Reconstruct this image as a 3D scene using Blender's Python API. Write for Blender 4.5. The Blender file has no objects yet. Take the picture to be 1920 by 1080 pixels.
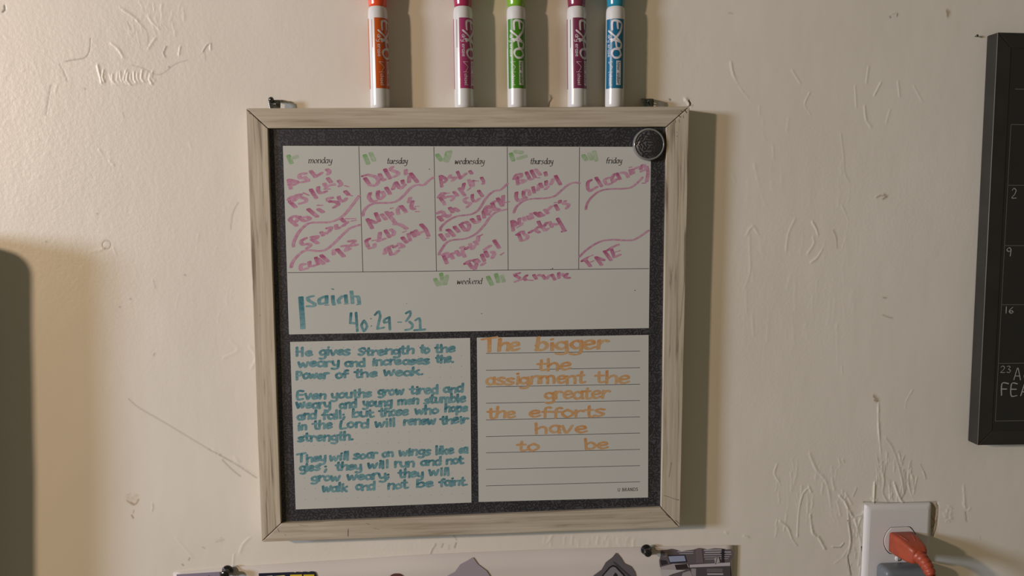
import bpy, math, random
import numpy as np
from mathutils import Vector, Matrix
rnd = random.Random(7)
S = bpy.context.scene
COL = S.collection

# ------------------------------------------------------------------ camera
F = 1450.0
CAM = np.array([-0.009468, -0.744924, 0.112082])
_p, _y, _r = -0.1036324, 0.0641367, -0.005506
cp, sp, cy, sy = math.cos(_p), math.sin(_p), math.cos(_y), math.sin(_y)
FWD = np.array([sy*cp, cy*cp, sp])
_R = np.array([cy, -sy, 0.0]); _U = np.cross(_R, FWD)
RIGHT = _R*math.cos(_r) + _U*math.sin(_r)
UP = -_R*math.sin(_r) + _U*math.cos(_r)
cam = bpy.data.cameras.new('camera'); cam.sensor_width = 36; cam.lens = F/1920*36
cam.clip_start = 0.01
co = bpy.data.objects.new('camera', cam); COL.objects.link(co)
m = Matrix.Identity(4)
for i in range(3):
    m[i][0] = RIGHT[i]; m[i][1] = UP[i]; m[i][2] = -FWD[i]; m[i][3] = CAM[i]
co.matrix_world = m
S.camera = co

# ------------------------------------------------------------------ light and exposure
w = bpy.data.worlds.new('room_light'); S.world = w; w.use_nodes = True
bg = w.node_tree.nodes['Background']
bg.inputs[0].default_value = (1.0, 0.87, 0.62, 1); bg.inputs[1].default_value = 0.128

def lamp(name, loc, energy, color, radius):
    l = bpy.data.lights.new(name, 'POINT'); l.energy = energy; l.color = color; l.shadow_soft_size = radius
    o = bpy.data.objects.new(name, l); COL.objects.link(o); o.location = loc
    return o
lamp('room_lamp', (-1.52, -1.15, 0.42), 66, (1.0, 0.735, 0.52), 0.04)
lamp('far_room_lamp', (-3.1, -1.45, 0.45), 325, (0.64, 0.74, 0.95), 0.24)
S.view_settings.view_transform = 'Standard'
S.view_settings.look = 'None'
S.view_settings.gamma = 1
S.view_settings.use_curve_mapping = False
S.view_settings.exposure = 0.0

# ------------------------------------------------------------------ helpers
def P(px, py, d=0.0):
    """photo pixel -> point on the plane d metres in front of the wall"""
    v = FWD + RIGHT*((px-960)/F) + UP*((540-py)/F)
    t = (-d-CAM[1])/v[1]
    q = CAM + v*t
    return (float(q[0]), -d, float(q[2]))
def P2(px, py, d): q = P(px, py, d); return (q[0], q[2])

def srgb(r, g, b):
    f = lambda c: (c/255/12.92) if c/255 <= 0.04045 else ((c/255+0.055)/1.055)**2.4
    return (f(r), f(g), f(b), 1)

def mat(name, color, rough=0.5, metal=0.0, coat=0.0, spec=0.5, trans=0.0):
    m = bpy.data.materials.new(name); m.use_nodes = True
    b = m.node_tree.nodes['Principled BSDF']
    b.inputs['Base Color'].default_value = color
    b.inputs['Roughness'].default_value = rough
    b.inputs['Metallic'].default_value = metal
    b.inputs['Coat Weight'].default_value = coat
    b.inputs['Specular IOR Level'].default_value = spec
    b.inputs['Transmission Weight'].default_value = trans
    return m
def noisy(m, c1, c2, scale=(1, 1, 1), nscale=5, detail=4, bump=0.0, bdist=0.0005, lo=0.35, hi=0.65, attr=None):
    """mix two colours by noise in object space, optional bump"""
    nt = m.node_tree; N = nt.nodes; L = nt.links; b = N['Principled BSDF']
    tc = N.new('ShaderNodeTexCoord'); mp = N.new('ShaderNodeMapping'); mp.inputs['Scale'].default_value = scale
    n = N.new('ShaderNodeTexNoise'); n.inputs['Scale'].default_value = nscale; n.inputs['Detail'].default_value = detail
    r = N.new('ShaderNodeValToRGB'); r.color_ramp.elements[0].position = lo; r.color_ramp.elements[1].position = hi
    r.color_ramp.elements[0].color = c1; r.color_ramp.elements[1].color = c2
    L.new(tc.outputs['Object'], mp.inputs[0]); L.new(mp.outputs[0], n.inputs['Vector'])
    L.new(n.outputs['Fac'], r.inputs[0]); L.new(r.outputs[0], b.inputs['Base Color'])
    if bump:
        bp = N.new('ShaderNodeBump'); bp.inputs['Strength'].default_value = bump; bp.inputs['Distance'].default_value = bdist
        L.new(n.outputs['Fac'], bp.inputs['Height']); L.new(bp.outputs[0], b.inputs['Normal'])
    return m

class MB:
    """collects geometry for one mesh object"""
    def __init__(s): s.v = []; s.f = []; s.c = []; s.sm = []
    def poly(s, pts, col=None, smooth=False):
        n = len(s.v); s.v += [tuple(p) for p in pts]; s.f.append(list(range(n, n+len(pts)))); s.sm.append(smooth)
        if col is not None: s.c += [col]*len(pts)
    def grid(s, rows, closed=False, smooth=True, capa=False, capb=False):
        n = len(s.v); k = len(rows[0])
        for r in rows: s.v += [tuple(p) for p in r]
        for i in range(len(rows)-1):
            for j in range(k if closed else k-1):
                a = n+i*k+j; b = n+i*k+(j+1) % k
                s.f.append([a, b, b+k, a+k]); s.sm.append(smooth)
        if capa: s.f.append([n+j for j in range(k)][::-1]); s.sm.append(False)
        if capb: s.f.append([n+(len(rows)-1)*k+j for j in range(k)]); s.sm.append(False)
    def build(s, name, material, parent=None, bevel=0, seg=2, label=None, auto=False):
        o0 = Vector((0, 0, 0))
        p = parent
        while p is not None: o0 += p.location; p = p.parent
        me = bpy.data.meshes.new(name)
        me.from_pydata([(a-o0.x, b-o0.y, c-o0.z) for a, b, c in s.v], [], s.f)
        for i, q in enumerate(me.polygons): q.use_smooth = s.sm[i]
        if s.c and len(s.c) == len(s.v):
            ca = me.color_attributes.new('ink', 'FLOAT_COLOR', 'POINT')
            ca.data.foreach_set('color', [x for c in s.c for x in c])
        me.materials.append(material); me.update()
        o = bpy.data.objects.new(name, me); COL.objects.link(o)
        if parent is not None: o.parent = parent
        if bevel:
            md = o.modifiers.new('bevel', 'BEVEL'); md.width = bevel; md.segments = seg; md.limit_method = 'ANGLE'
            md.angle_limit = math.radians(35)
        if label: o['label'] = label
        return o
def tag(o, label=None, cat=None, group=None, kind=None):
    if label: o['label'] = label
    if cat: o['category'] = cat
    if group: o['group'] = group
    if kind: o['kind'] = kind
    return o
def thing(name, loc, label, cat, group=None):
    o = bpy.data.objects.new(name, None); COL.objects.link(o); o.location = loc; o.empty_display_size = 0.01
    return tag(o, label, cat, group)
def prism(b, front, d0, d1, col=None):
    """front: list of (x,z), extruded from depth d0 (near wall) to d1 (front). d = distance in front of wall"""
    A = [(x, -d1, z) for x, z in front]; B = [(x, -d0, z) for x, z in front]
    # orientation: make counter clockwise seen from -Y
    ar = sum(front[i][0]*front[(i+1) % len(front)][1]-front[(i+1) % len(front)][0]*front[i][1] for i in range(len(front)))
    if ar < 0: A.reverse(); B.reverse()
    n = len(b.v); k = len(A); b.v += A+B
    b.f.append(list(range(n, n+k))); b.f.append(list(range(n+2*k-1, n+k-1, -1)))
    for i in range(k):
        j = (i+1) % k; b.f.append([n+i, n+k+i, n+k+j, n+j])
    b.sm += [False]*(k+2)
    if col is not None: b.c += [col]*(2*k)
def lathe(b, prof, origin, axis='Z', seg=40, shear=(0, 0)):
    """prof: list (r, h). axis Z up or Y (towards viewer, h = distance in front)"""
    rows = []
    for r, h in prof:
        row = []
        for i in range(seg):
            a = 2*math.pi*i/seg
            if axis == 'Z': row.append((origin[0]+r*math.cos(a)+shear[0]*h, origin[1]+r*math.sin(a)+shear[1]*h, origin[2]+h))
            else: row.append((origin[0]+r*math.cos(a), origin[1]-h, origin[2]+r*math.sin(a)))
        rows.append(row)
    b.grid(rows, closed=True)
def tube(b, pts, rad, seg=12, cap=True):
    rows = []
    pts = [Vector(p) for p in pts]
    up = Vector((0.13, 0.2, 1)).normalized()
    for i, p in enumerate(pts):
        t = (pts[min(i+1, len(pts)-1)]-pts[max(i-1, 0)]).normalized()
        a = t.cross(up)
        if a.length < 0.05: a = t.cross(Vector((1, 0, 0)))
        a.normalize(); c = t.cross(a)
        r = rad[i] if isinstance(rad, (list, tuple)) else rad
        rows.append([tuple(p+a*(r*math.cos(2*math.pi*k/seg))+c*(r*math.sin(2*math.pi*k/seg))) for k in range(seg)])
    b.grid(rows, closed=True, capa=cap, capb=cap)
def catmull(pts, step):
    if len(pts) < 3:
        out = []
        (x0, y0), (x1, y1) = pts[0], pts[-1]
        n = max(1, int(math.hypot(x1-x0, y1-y0)/step))
        return [(x0+(x1-x0)*i/n, y0+(y1-y0)*i/n) for i in range(n+1)]
    q = [pts[0]]+list(pts)+[pts[-1]]; out = []
    for i in range(1, len(q)-2):
        p0, p1, p2, p3 = q[i-1], q[i], q[i+1], q[i+2]
        n = max(1, int(math.hypot(p2[0]-p1[0], p2[1]-p1[1])/step))
        for k in range(n):
            t = k/n
            out.append(tuple(0.5*((2*p1[a])+(-p0[a]+p2[a])*t+(2*p0[a]-5*p1[a]+4*p2[a]-p3[a])*t*t+(-p0[a]+3*p1[a]-3*p2[a]+p3[a])*t**3) for a in (0, 1)))
    out.append(pts[-1]); return out
def hull(pts):
    pts = sorted(set(pts))
    if len(pts) < 3: return pts
    def half(ps):
        h = []
        for p in ps:
            while len(h) > 1 and (h[-1][0]-h[-2][0])*(p[1]-h[-2][1])-(h[-1][1]-h[-2][1])*(p[0]-h[-2][0]) <= 1e-14: h.pop()
            h.append(p)
        return h
    a = half(pts); b = half(pts[::-1]); return a[:-1]+b[:-1]
def nib(wd, th, ang, n=8):
    """rounded nib outline, units as given, ang degrees"""
    ca, sa = math.cos(math.radians(ang)), math.sin(math.radians(ang)); out = []
    for i in range(n):
        a = 2*math.pi*(i+0.5)/n
        x = math.copysign(abs(math.cos(a))**0.55, math.cos(a))*wd/2; y = math.copysign(abs(math.sin(a))**0.55, math.sin(a))*th/2
        out.append((x*ca-y*sa, x*sa+y*ca))
    return out
LAYER = [0]
def pen(b, pts, nb, mp, step, dark=0.5, fade=0.75, layer=LAYER):
    """sweeps the nib along 2D points; mp(x,y,layer) -> 3D; ink density goes to the colour attribute"""
    c = catmull(pts, step)
    if len(c) == 1: c = c+[(c[0][0]+1e-5, c[0][1])]
    n = len(c)-1
    for i in range(n):
        t = i/max(1, n)
        d = dark*(1-fade*t)+rnd.uniform(-0.05, 0.05)
        if i == n-1 and n > 3: d += 0.12
        h = hull([(c[i][0]+x, c[i][1]+y) for x, y in nb]+[(c[i+1][0]+x, c[i+1][1]+y) for x, y in nb])
        layer[0] += 1
        b.poly([mp(x, y, layer[0]) for x, y in h], (max(0, min(1, d)),)*3+(1,))

# stroke alphabet, units: x-height 10, ascender 16, descender -6
G = {
'a': (8, "8,8 4,10 1,7 1,3 4,0 8,3|8,10 8,1 9,0"), 'b': (8, "1,16 1,0|1,6 5,10 8,7 8,3 5,0 1,1"), 'c': (7, "7,9 4,10 1,7 1,3 4,0 7,2"),
'd': (8, "8,8 4,10 1,7 1,3 4,0 8,3|8,16 8,0"), 'e': (8, "1,5 7,6 7,9 4,10 1,7 1,3 4,0 8,2"), 'f': (6, "7,15 5,16 3,13 3,0|0,9 6,9"),
'g': (8, "8,8 4,10 1,7 1,4 4,1 8,4|8,10 8,-3 5,-6 1,-5"), 'h': (8, "1,16 1,0|1,6 5,10 8,8 8,0"), 'i': (3, "2,10 2,0|2,14 2.1,14.4"),
'k': (8, "1,16 1,0|7,10 1,4|3,6 8,0"), 'l': (3, "2,16 2,0"), 'm': (13, "1,10 1,0|1,7 4,10 7,8 7,0|7,7 10,10 13,8 13,0"),
'n': (8, "1,10 1,0|1,7 5,10 8,8 8,0"), 'o': (8, "5,10 1,7 1,3 4,0 8,3 8,7 4,10"), 'p': (8, "1,10 1,-6|1,6 5,10 8,7 8,3 5,0 1,1"),
'r': (6, "1,10 1,0|1,6 4,10 7,9"), 's': (7, "7,9 4,10 1,8 4,5 7,3 4,0 0,1"), 't': (6, "3,15 3,2 5,0 7,1|0,10 6,10"),
'u': (8, "1,10 1,3 4,0 8,3|8,10 8,0"), 'v': (8, "1,10 4,0 8,10"), 'w': (12, "1,10 3,0 6,8 9,0 12,10"), 'x': (8, "1,10 8,0|8,10 1,0"),
'y': (8, "1,10 2,4 5,2 8,5|8,10 8,-3 5,-6 1,-5"), 'z': (8, "1,10 8,10 1,0 8,0"), ';': (4, "2,8 2.1,7.5|2.5,2 1,-3"), '.': (3, "1.5,0.5 1.9,0.6"),
'-': (6, "0,5 5,5"), ' ': (5, ""),
'A': (11, "1,0 5,15 6,15 10,0|3,5 9,5"), 'B': (10, "1,15 1,0|1,15 7,14 7,9 1,8|1,8 9,6 8,1 1,0"), 'C': (10, "9,13 5,15 1,11 1,4 5,0 9,2"),
'D': (11, "1,15 1,0|1,15 7,14 10,9 9,3 6,0 1,0"), 'E': (9, "8,15 1,15 1,0 8,0|1,8 7,8"), 'F': (9, "9,15 1,15 1,0|1,8 7,8"),
'H': (10, "1,16 1,0|8,16 8,0|1,8 8,8"), 'L': (8, "1,15 1,0 8,0"), 'M': (13, "1,0 1,15|1,15 6,4 11,15|11,15 11,0"), 'N': (11, "1,0 1,15|1,15 9,0|9,0 9,15"),
'O': (12, "6,15 1,11 1,4 6,0 11,4 11,11 6,15"), 'P': (9, "1,15 1,-2|1,15 7,14 8,10 6,7 1,7"), 'R': (10, "1,15 1,0|1,15 7,14 7,9 1,8|4,8 9,0"),
'S': (9, "8,13 5,15 1,12 4,8 8,5 5,0 1,2"), 'T': (12, "0,14 12,16|6,15 6,0"), 'U': (10, "1,15 1,4 5,0 9,4 9,15"), 'X': (11, "1,15 10,0|10,15 1,0"),
'Y': (10, "1,15 5,8|9,15 5,8 5,0"), '1': (4, "2,15 2,0"), '2': (9, "1,12 4,15 8,12 6,6 1,0 9,0"), '3': (8, "1,14 5,15 7,12 4,8 8,5 6,0 1,1"),
'6': (9, "7,14 2,8 1,3 5,0 8,3 5,6 2,4"), '9': (9, "8,11 5,15 1,11 4,8 8,10|8,12 7,0"),
}
def glyphs(text, gap=3.0, jit=0.0):
    """-> list of strokes, total width"""
    x = 0; out = []
    for ch in text:
        wd, s = G[ch]
        dy = rnd.uniform(-1.6, 1.6)*jit; ky = 1+rnd.uniform(-.18, .18)*jit; sh = rnd.uniform(-.12, .12)*jit
        for st in s.split('|'):
            if st: out.append([(x+float(a.split(',')[0])+float(a.split(',')[1])*sh, float(a.split(',')[1])*ky+dy) for a in st.split()])
        x += wd+gap
    return out, x-gap
def corners(st):  # repeat the ends so that straight glyphs stay straight
    return st

# ------------------------------------------------------------------ materials
M = {}
M['wall'] = mat('wall_paint', srgb(226, 218, 198), 0.42, spec=0.4)
nt = M['wall'].node_tree; N = nt.nodes; L = nt.links; b_ = N['Principled BSDF']
tc = N.new('ShaderNodeTexCoord')
at = N.new('ShaderNodeAttribute'); at.attribute_name = 'dirt_shade'  # first channel: grime plus painted shade of cracks and holes
sep = N.new('ShaderNodeSeparateColor'); L.new(at.outputs['Color'], sep.inputs[0])
n1 = N.new('ShaderNodeTexNoise'); n1.inputs['Scale'].default_value = 4; n1.inputs['Detail'].default_value = 3
L.new(tc.outputs['Object'], n1.inputs['Vector'])
r1 = N.new('ShaderNodeValToRGB'); r1.color_ramp.elements[0].color = (0.71, 0.665, 0.565, 1); r1.color_ramp.elements[1].color = (0.76, 0.715, 0.615, 1)
r1.color_ramp.elements[0].position = .3; r1.color_ramp.elements[1].position = .7
L.new(n1.outputs['Fac'], r1.inputs[0])
mx = N.new('ShaderNodeMix'); mx.data_type = 'RGBA'; L.new(sep.outputs[0], mx.inputs['Factor']); L.new(r1.outputs[0], mx.inputs['A']); mx.inputs['B'].default_value = (0.035, 0.026, 0.018, 1)
mx2 = N.new('ShaderNodeMix'); mx2.data_type = 'RGBA'; L.new(sep.outputs[1], mx2.inputs['Factor']); L.new(mx.outputs['Result'], mx2.inputs['A']); mx2.inputs['B'].default_value = (0.36, 0.235, 0.10, 1)
L.new(mx2.outputs['Result'], b_.inputs['Base Color'])
n2 = N.new('ShaderNodeTexNoise'); n2.inputs['Scale'].default_value = 290; n2.inputs['Detail'].default_value = 3; n2.inputs['Roughness'].default_value = .55
n3 = N.new('ShaderNodeTexNoise'); n3.inputs['Scale'].default_value = 5; n3.inputs['Detail'].default_value = 2
L.new(tc.outputs['Object'], n2.inputs['Vector']); L.new(tc.outputs['Object'], n3.inputs['Vector'])
r3 = N.new('ShaderNodeMapRange'); r3.inputs['From Min'].default_value = .42; r3.inputs['From Max'].default_value = .62; r3.inputs['To Min'].default_value = .02; r3.inputs['To Max'].default_value = .15
L.new(n3.outputs['Fac'], r3.inputs['Value'])
mm = N.new('ShaderNodeMath'); mm.operation = 'MULTIPLY'
ad = N.new('ShaderNodeMath'); ad.operation = 'MAXIMUM'
L.new(sep.outputs[2], ad.inputs[0]); L.new(r3.outputs[0], ad.inputs[1])
L.new(n2.outputs['Fac'], mm.inputs[0]); L.new(ad.outputs[0], mm.inputs[1])
bp = N.new('ShaderNodeBump'); bp.inputs['Strength'].default_value = .8; bp.inputs['Distance'].default_value = .0011
L.new(mm.outputs[0], bp.inputs['Height']); L.new(bp.outputs[0], b_.inputs['Normal'])

def wood(name, along, c1, c2, c3):
    """white-washed wood, grain runs along 'x' or 'z'"""
    m = mat(name, c1, 0.62, spec=.3); nt = m.node_tree; N = nt.nodes; L = nt.links; b = N['Principled BSDF']
    tc = N.new('ShaderNodeTexCoord')
    mp = N.new('ShaderNodeMapping'); mp.inputs['Scale'].default_value = (7, 60, 150) if along == 'x' else (150, 60, 7)
    n = N.new('ShaderNodeTexNoise'); n.inputs['Scale'].default_value = 1.6; n.inputs['Detail'].default_value = 5; n.inputs['Distortion'].default_value = .8
    r = N.new('ShaderNodeValToRGB'); e = r.color_ramp.elements
    e[0].position = .33; e[0].color = c3; e[1].position = .455; e[1].color = c1; q = e.new(.66); q.color = c2
    mp2 = N.new('ShaderNodeMapping'); mp2.inputs['Scale'].default_value = (1.2, 9, 34) if along == 'x' else (34, 9, 1.2)
    n2 = N.new('ShaderNodeTexNoise'); n2.inputs['Scale'].default_value = 7; n2.inputs['Detail'].default_value = 3
    r2 = N.new('ShaderNodeValToRGB'); r2.color_ramp.elements[0].position = .3; r2.color_ramp.elements[0].color = (.78, .76, .72, 1); r2.color_ramp.elements[1].position = .6; r2.color_ramp.elements[1].color = (1, 1, 1, 1)
    mx = N.new('ShaderNodeMix'); mx.data_type = 'RGBA'; mx.blend_type = 'MULTIPLY'; mx.inputs['Factor'].default_value = 1
    for a, bb in ((tc.outputs['Object'], mp.inputs[0]), (mp.outputs[0], n.inputs['Vector']), (n.outputs['Fac'], r.inputs[0]), (tc.outputs['Object'], mp2.inputs[0]),
                  (mp2.outputs[0], n2.inputs['Vector']), (n2.outputs['Fac'], r2.inputs[0]), (r.outputs[0], mx.inputs['A']), (r2.outputs[0], mx.inputs['B']), (mx.outputs['Result'], b.inputs['Base Color'])): L.new(a, bb)
    bp = N.new('ShaderNodeBump'); bp.inputs['Strength'].default_value = .5; bp.inputs['Distance'].default_value = .0004
    L.new(n.outputs['Fac'], bp.inputs['Height']); L.new(bp.outputs[0], b.inputs['Normal'])
    return m
M['wood_x'] = wood('washed_wood_across', 'x', (.475, .415, .31, 1), (.53, .47, .36, 1), (.38, .32, .23, 1))
M['wood_z'] = wood('washed_wood_upright', 'z', (.485, .425, .315, 1), (.565, .50, .38, 1), (.23, .185, .13, 1))
M['dark'] = mat('dark_wood_dirt', (.085, .062, .042, 1), .8)
M['backing'] = noisy(mat('grey_print', (.05, .05, .055, 1), .45), (.046, .044, .050, 1), (.060, .058, .064, 1), nscale=60)
M['leaf'] = mat('charcoal_leaf_print', (.018, .0175, .020, 1), .5)
M['face'] = mat('magnet_face_print', (.085, .082, .082, 1), .35)
M['white'] = noisy(mat('dry_erase_surface', (.5, .5, .5, 1), .28), (.52, .525, .475, 1), (.54, .545, .495, 1), nscale=9)
M['print'] = mat('black_print', (.03, .03, .03, 1), .5)
M['rule'] = mat('grey_rule_print', (.075, .075, .075, 1), .5)
M['dotp'] = mat('grey_dot_print', (.17, .16, .16, 1), .5)
def ink(name, light, dark, rough=.45):
    m = mat(name, light, rough); nt = m.node_tree; N = nt.nodes; L = nt.links; b = N['Principled BSDF']
    a = N.new('ShaderNodeAttribute'); a.attribute_name = 'ink'
    tc = N.new('ShaderNodeTexCoord'); n = N.new('ShaderNodeTexNoise'); n.inputs['Scale'].default_value = 330; n.inputs['Detail'].default_value = 2
    L.new(tc.outputs['Object'], n.inputs['Vector'])
    sb = N.new('ShaderNodeMath'); sb.operation = 'MULTIPLY_ADD'; sb.inputs[1].default_value = 1.3; sb.inputs[2].default_value = -.65
    L.new(n.outputs['Fac'], sb.inputs[0])
    s2 = N.new('ShaderNodeMath'); s2.operation = 'ADD'; L.new(sb.outputs[0], s2.inputs[0]); L.new(a.outputs['Fac'], s2.inputs[1])
    r = N.new('ShaderNodeValToRGB'); r.color_ramp.elements[0].color = light; r.color_ramp.elements[1].color = dark
    L.new(s2.outputs[0], r.inputs[0]); L.new(r.outputs[0], b.inputs['Base Color'])
    return m
M['pink'] = ink('magenta_ink', (.53, .32, .40, 1), (.36, .080, .175, 1))
M['teal'] = ink('teal_ink', (.20, .365, .375, 1), (.03, .155, .195, 1))
M['orange'] = ink('orange_ink', (.54, .37, .19, 1), (.54, .21, .045, 1))
M['green'] = ink('green_ink', (.41, .48, .36, 1), (.16, .36, .11, 1))
M['chalk'] = mat('chalk_ink', (.33, .32, .29, 1), .8)
M['black'] = noisy(mat('black_frame_paint', (.01, .01, .01, 1), .42), (.020, .0185, .015, 1), (.025, .023, .019, 1), nscale=40)
M['slate'] = noisy(mat('black_board', (.01, .01, .009, 1), .55), (.0155, .0145, .012, 1), (.018, .017, .0145, 1), nscale=14)
M['chalkline'] = mat('grey_grid_line', (.13, .125, .11, 1), .7)
M['edge'] = mat('worn_edge', (.17, .165, .14, 1), .5)
M['plastic'] = mat('white_barrel_plastic', (.66, .65, .62, 1), .22, coat=.3)
M['zinc'] = noisy(mat('zinc_plated_steel', (.3, .3, .3, 1), .3, metal=1), (.10, .105, .095, 1), (.22, .22, .20, 1), nscale=300)
M['poster'] = noisy(mat('laminated_paper', (.5, .46, .42, 1), .35), (.64, .59, .53, 1), (.675, .62, .555, 1), nscale=8)
M['outlet'] = mat('white_outlet_plastic', (.68, .665, .63, 1), .33)
M['slot'] = mat('dark_slot', (.01, .01, .01, 1), .7)
M['cord'] = noisy(mat('orange_rubber', (.6, .1, .03, 1), .42), (.33, .056, .024, 1), (.40, .070, .028, 1), nscale=120)
M['adapter'] = mat('grey_blue_plastic', (.145, .165, .175, 1), .4)
M['pin'] = mat('black_pin_plastic', (.008, .008, .008, 1), .18, coat=.5)
M['rim'] = mat('clear_acrylic_rim', (.20, .20, .185, 1), .16, coat=1.0)
def vcol(name, rough=.5):
    m = mat(name, (1, 1, 1, 1), rough); a = m.node_tree.nodes.new('ShaderNodeAttribute'); a.attribute_name = 'ink'
    m.node_tree.links.new(a.outputs['Color'], m.node_tree.nodes['Principled BSDF'].inputs['Base Color']); return m
M['printed'] = vcol('colour_print')

# ------------------------------------------------------------------ the wall: one relief mesh
H0 = {}
def wall():
    xs = np.concatenate([np.linspace(-1.7, -.56, 12), np.arange(-.52, -.365, .001), np.arange(-.365, -.235, .00062), np.arange(-.235, .30, .001), np.arange(.30, .47, .00062), np.arange(.47, .63, .001), np.linspace(.68, 1.5, 10)])
    zs = np.concatenate([np.linspace(-1.1, -.37, 8), np.arange(-.325, -.31, .001), np.arange(-.31, -.14, .00062), np.arange(-.14, .20, .001), np.arange(.20, .29, .00062), np.arange(.29, .365, .001), np.linspace(.40, 1.2, 9)])
    xs = xs[np.concatenate([[True], np.diff(xs) > 2e-4])]; zs = zs[np.concatenate([[True], np.diff(zs) > 2e-4])]
    X, Z = np.meshgrid(xs, zs)
    rs = np.random.RandomState(3)
    def vn(sx, sz, seed, ang=0):
        r = np.random.RandomState(seed).rand(256, 256)
        ca, sa = math.cos(ang), math.sin(ang)
        u = (X*ca+Z*sa)/sx+500; v = (-X*sa+Z*ca)/sz+500
        iu = np.floor(u).astype(int); iv = np.floor(v).astype(int); fu = u-iu; fv = v-iv
        fu = fu*fu*(3-2*fu); fv = fv*fv*(3-2*fv)
        g = lambda a, b: r[a % 256, b % 256]
        return (g(iu, iv)*(1-fu)+g(iu+1, iv)*fu)*(1-fv)+(g(iu, iv+1)*(1-fu)+g(iu+1, iv+1)*fu)*fv-.5
    Hh = vn(.11, .13, 1)*.0012+vn(.035, .05, 2)*.00028+vn(.010, .022, 4)*.00010+vn(.0045, .008, 5)*.00003
    D = np.zeros_like(X); Br = np.zeros_like(X); Tx = np.zeros_like(X)
    # rough orange-peel in the upper left, smooth elsewhere
    def blob(cx, cz, rx, rz): return np.exp(-((X-cx)/rx)**2-((Z-cz)/rz)**2)
    q = P(60, 250); Tx += .50*blob(q[0], q[2], .13, .16)
    q = P(330, 520); Tx += .25*blob(q[0], q[2], .12, .16)
    q = P(300, 60); Tx += .35*blob(q[0], q[2], .08, .06)
    fine = vn(.0032, .0046, 9, .5)+.6*vn(.0021, .003, 10, -.3)
    Hh += fine*np.clip(Tx, 0, 1)*.00009
    def stroke(pts, wpx, h, dirt_shade=0., brown=0., side=0.):
        nonlocal Hh, D, Br
        W = [P2(px, py, 0) for px, py in pts]; s = max(wpx*.00036, .00042)
        fh, s0, h0 = 1.0, s, h
        for (x0, z0), (x1, z1) in zip(W[:-1], W[1:]):
            if h0 > 0 and len(W) > 2: fh = min(1.5, max(.15, fh+rnd.uniform(-.45, .45))); h = h0*fh; s = s0*(.7+.35*fh)
            m_ = 5*s+.001
            i0, i1 = np.searchsorted(xs, [min(x0, x1)-m_, max(x0, x1)+m_]); j0, j1 = np.searchsorted(zs, [min(z0, z1)-m_, max(z0, z1)+m_])
            if i1 <= i0 or j1 <= j0: continue
            x = X[j0:j1, i0:i1]; z = Z[j0:j1, i0:i1]
            dx, dz = x1-x0, z1-z0; L2 = dx*dx+dz*dz+1e-12
            t = np.clip(((x-x0)*dx+(z-z0)*dz)/L2, 0, 1)
            d = np.hypot(x-x0-t*dx, z-z0-t*dz)
            sg = ((x-x0)*dz-(z-z0)*dx) > 0
            g = np.exp(-(d/np.where(sg, s, s*2.1))**2) if h > 0 else np.exp(-(d/s)**2)
            cur = H1[j0:j1, i0:i1]; H1[j0:j1, i0:i1] = np.where(np.abs(g*h) > np.abs(cur), g*h, cur)
            if dirt_shade: D[j0:j1, i0:i1] = np.maximum(D[j0:j1, i0:i1], np.exp(-(d/max(s*.8, .0007))**2)*dirt_shade*.9)  # dark colour along the line, also standing in for shade inside fine cracks
            if brown: Br[j0:j1, i0:i1] = np.maximum(Br[j0:j1, i0:i1], g*brown)
    H1 = np.zeros_like(X)
    def S_(s, wpx, h, dirt_shade=0., brown=0.): 
        pts = [tuple(float(v) for v in a.split(',')) for a in s.split()]
        if h > 0 and len(pts) > 2 and wpx < 3: pts = [(x+rnd.uniform(-1.6, 1.6), y+rnd.uniform(-1, 1)) for x, y in pts]
        stroke(catmull(pts, 6) if len(pts) > 2 else pts, wpx, h, dirt_shade, brown)
    R_ = .00034
    def wig(x, y, dx, dy, w_, h_, dirt_shade=0., n=4):
        pts = []; ox_ = 0
        for k in range(n+1):
            ox_ += rnd.uniform(-1.6, 1.6); pts.append((x+dx*k/n+ox_, y+dy*k/n))
        for a in range(len(pts)-1):
            stroke(catmull(pts[a:a+2], 4), w_*rnd.uniform(.6, 1.3), h_*rnd.uniform(.4, 1.4), dirt_shade*rnd.choice((0, 1, 1)))
    # left upper wall: cracks and flaked paint
    S_("170,72 168,95 160,108 140,112 124,115", 1.3, -.0002, .40)
    S_("112,120 122,140 126,152", 1.3, -.0002, .35)
    S_("62,115 75,150 84,172", 1.6, R_*.5)
    S_("95,160 90,190 86,216", 1.3, -.0002, .40)
    S_("104,172 108,160", 1.5, R_*.7); S_("86,216 88,250 97,290 102,330", 2, R_*.4)
    S_("183,122 186,140 190,155", 1.6, R_*1.4)
    S_("210,82 222,95 230,108", 1.6, R_*.8); S_("225,15 250,32 262,45 276,62 278,92", 1.6, R_*.9, .25)
    S_("240,40 244,55", 1.3, -.0001, .35); S_("290,72 278,90", 2, R_*1.2); S_("283,40 298,55", 2, R_*.9)
    S_("310,88 306,100 308,106", 1.3, R_*.8, .6); S_("337,88 335,102", 1.6, R_*1.2)
    S_("381,96 386,86 394,82", 1.4, R_*1.2, .35); S_("394,82 394,92", 1.6, R_*1.3); S_("385,97 386,112", 1, -.0001, .2)
    S_("248,122 270,128 300,140 330,120 352,113", 1.2, -.00015, .22)
    for k in range(15):
        x = 194+k*6.6+rnd.uniform(-1, 1); y = 148+rnd.uniform(-3, 3)
        S_("%f,%f %f,%f %f,%f" % (x+rnd.uniform(-3, 3), y-10-rnd.uniform(0, 7), x-2, y, x+2.5, y+rnd.uniform(5, 9)), 1.5, R_*rnd.uniform(.8, 1.5))
    S_("193,157 230,158 262,156 292,147", 1.7, R_*.8)
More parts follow.
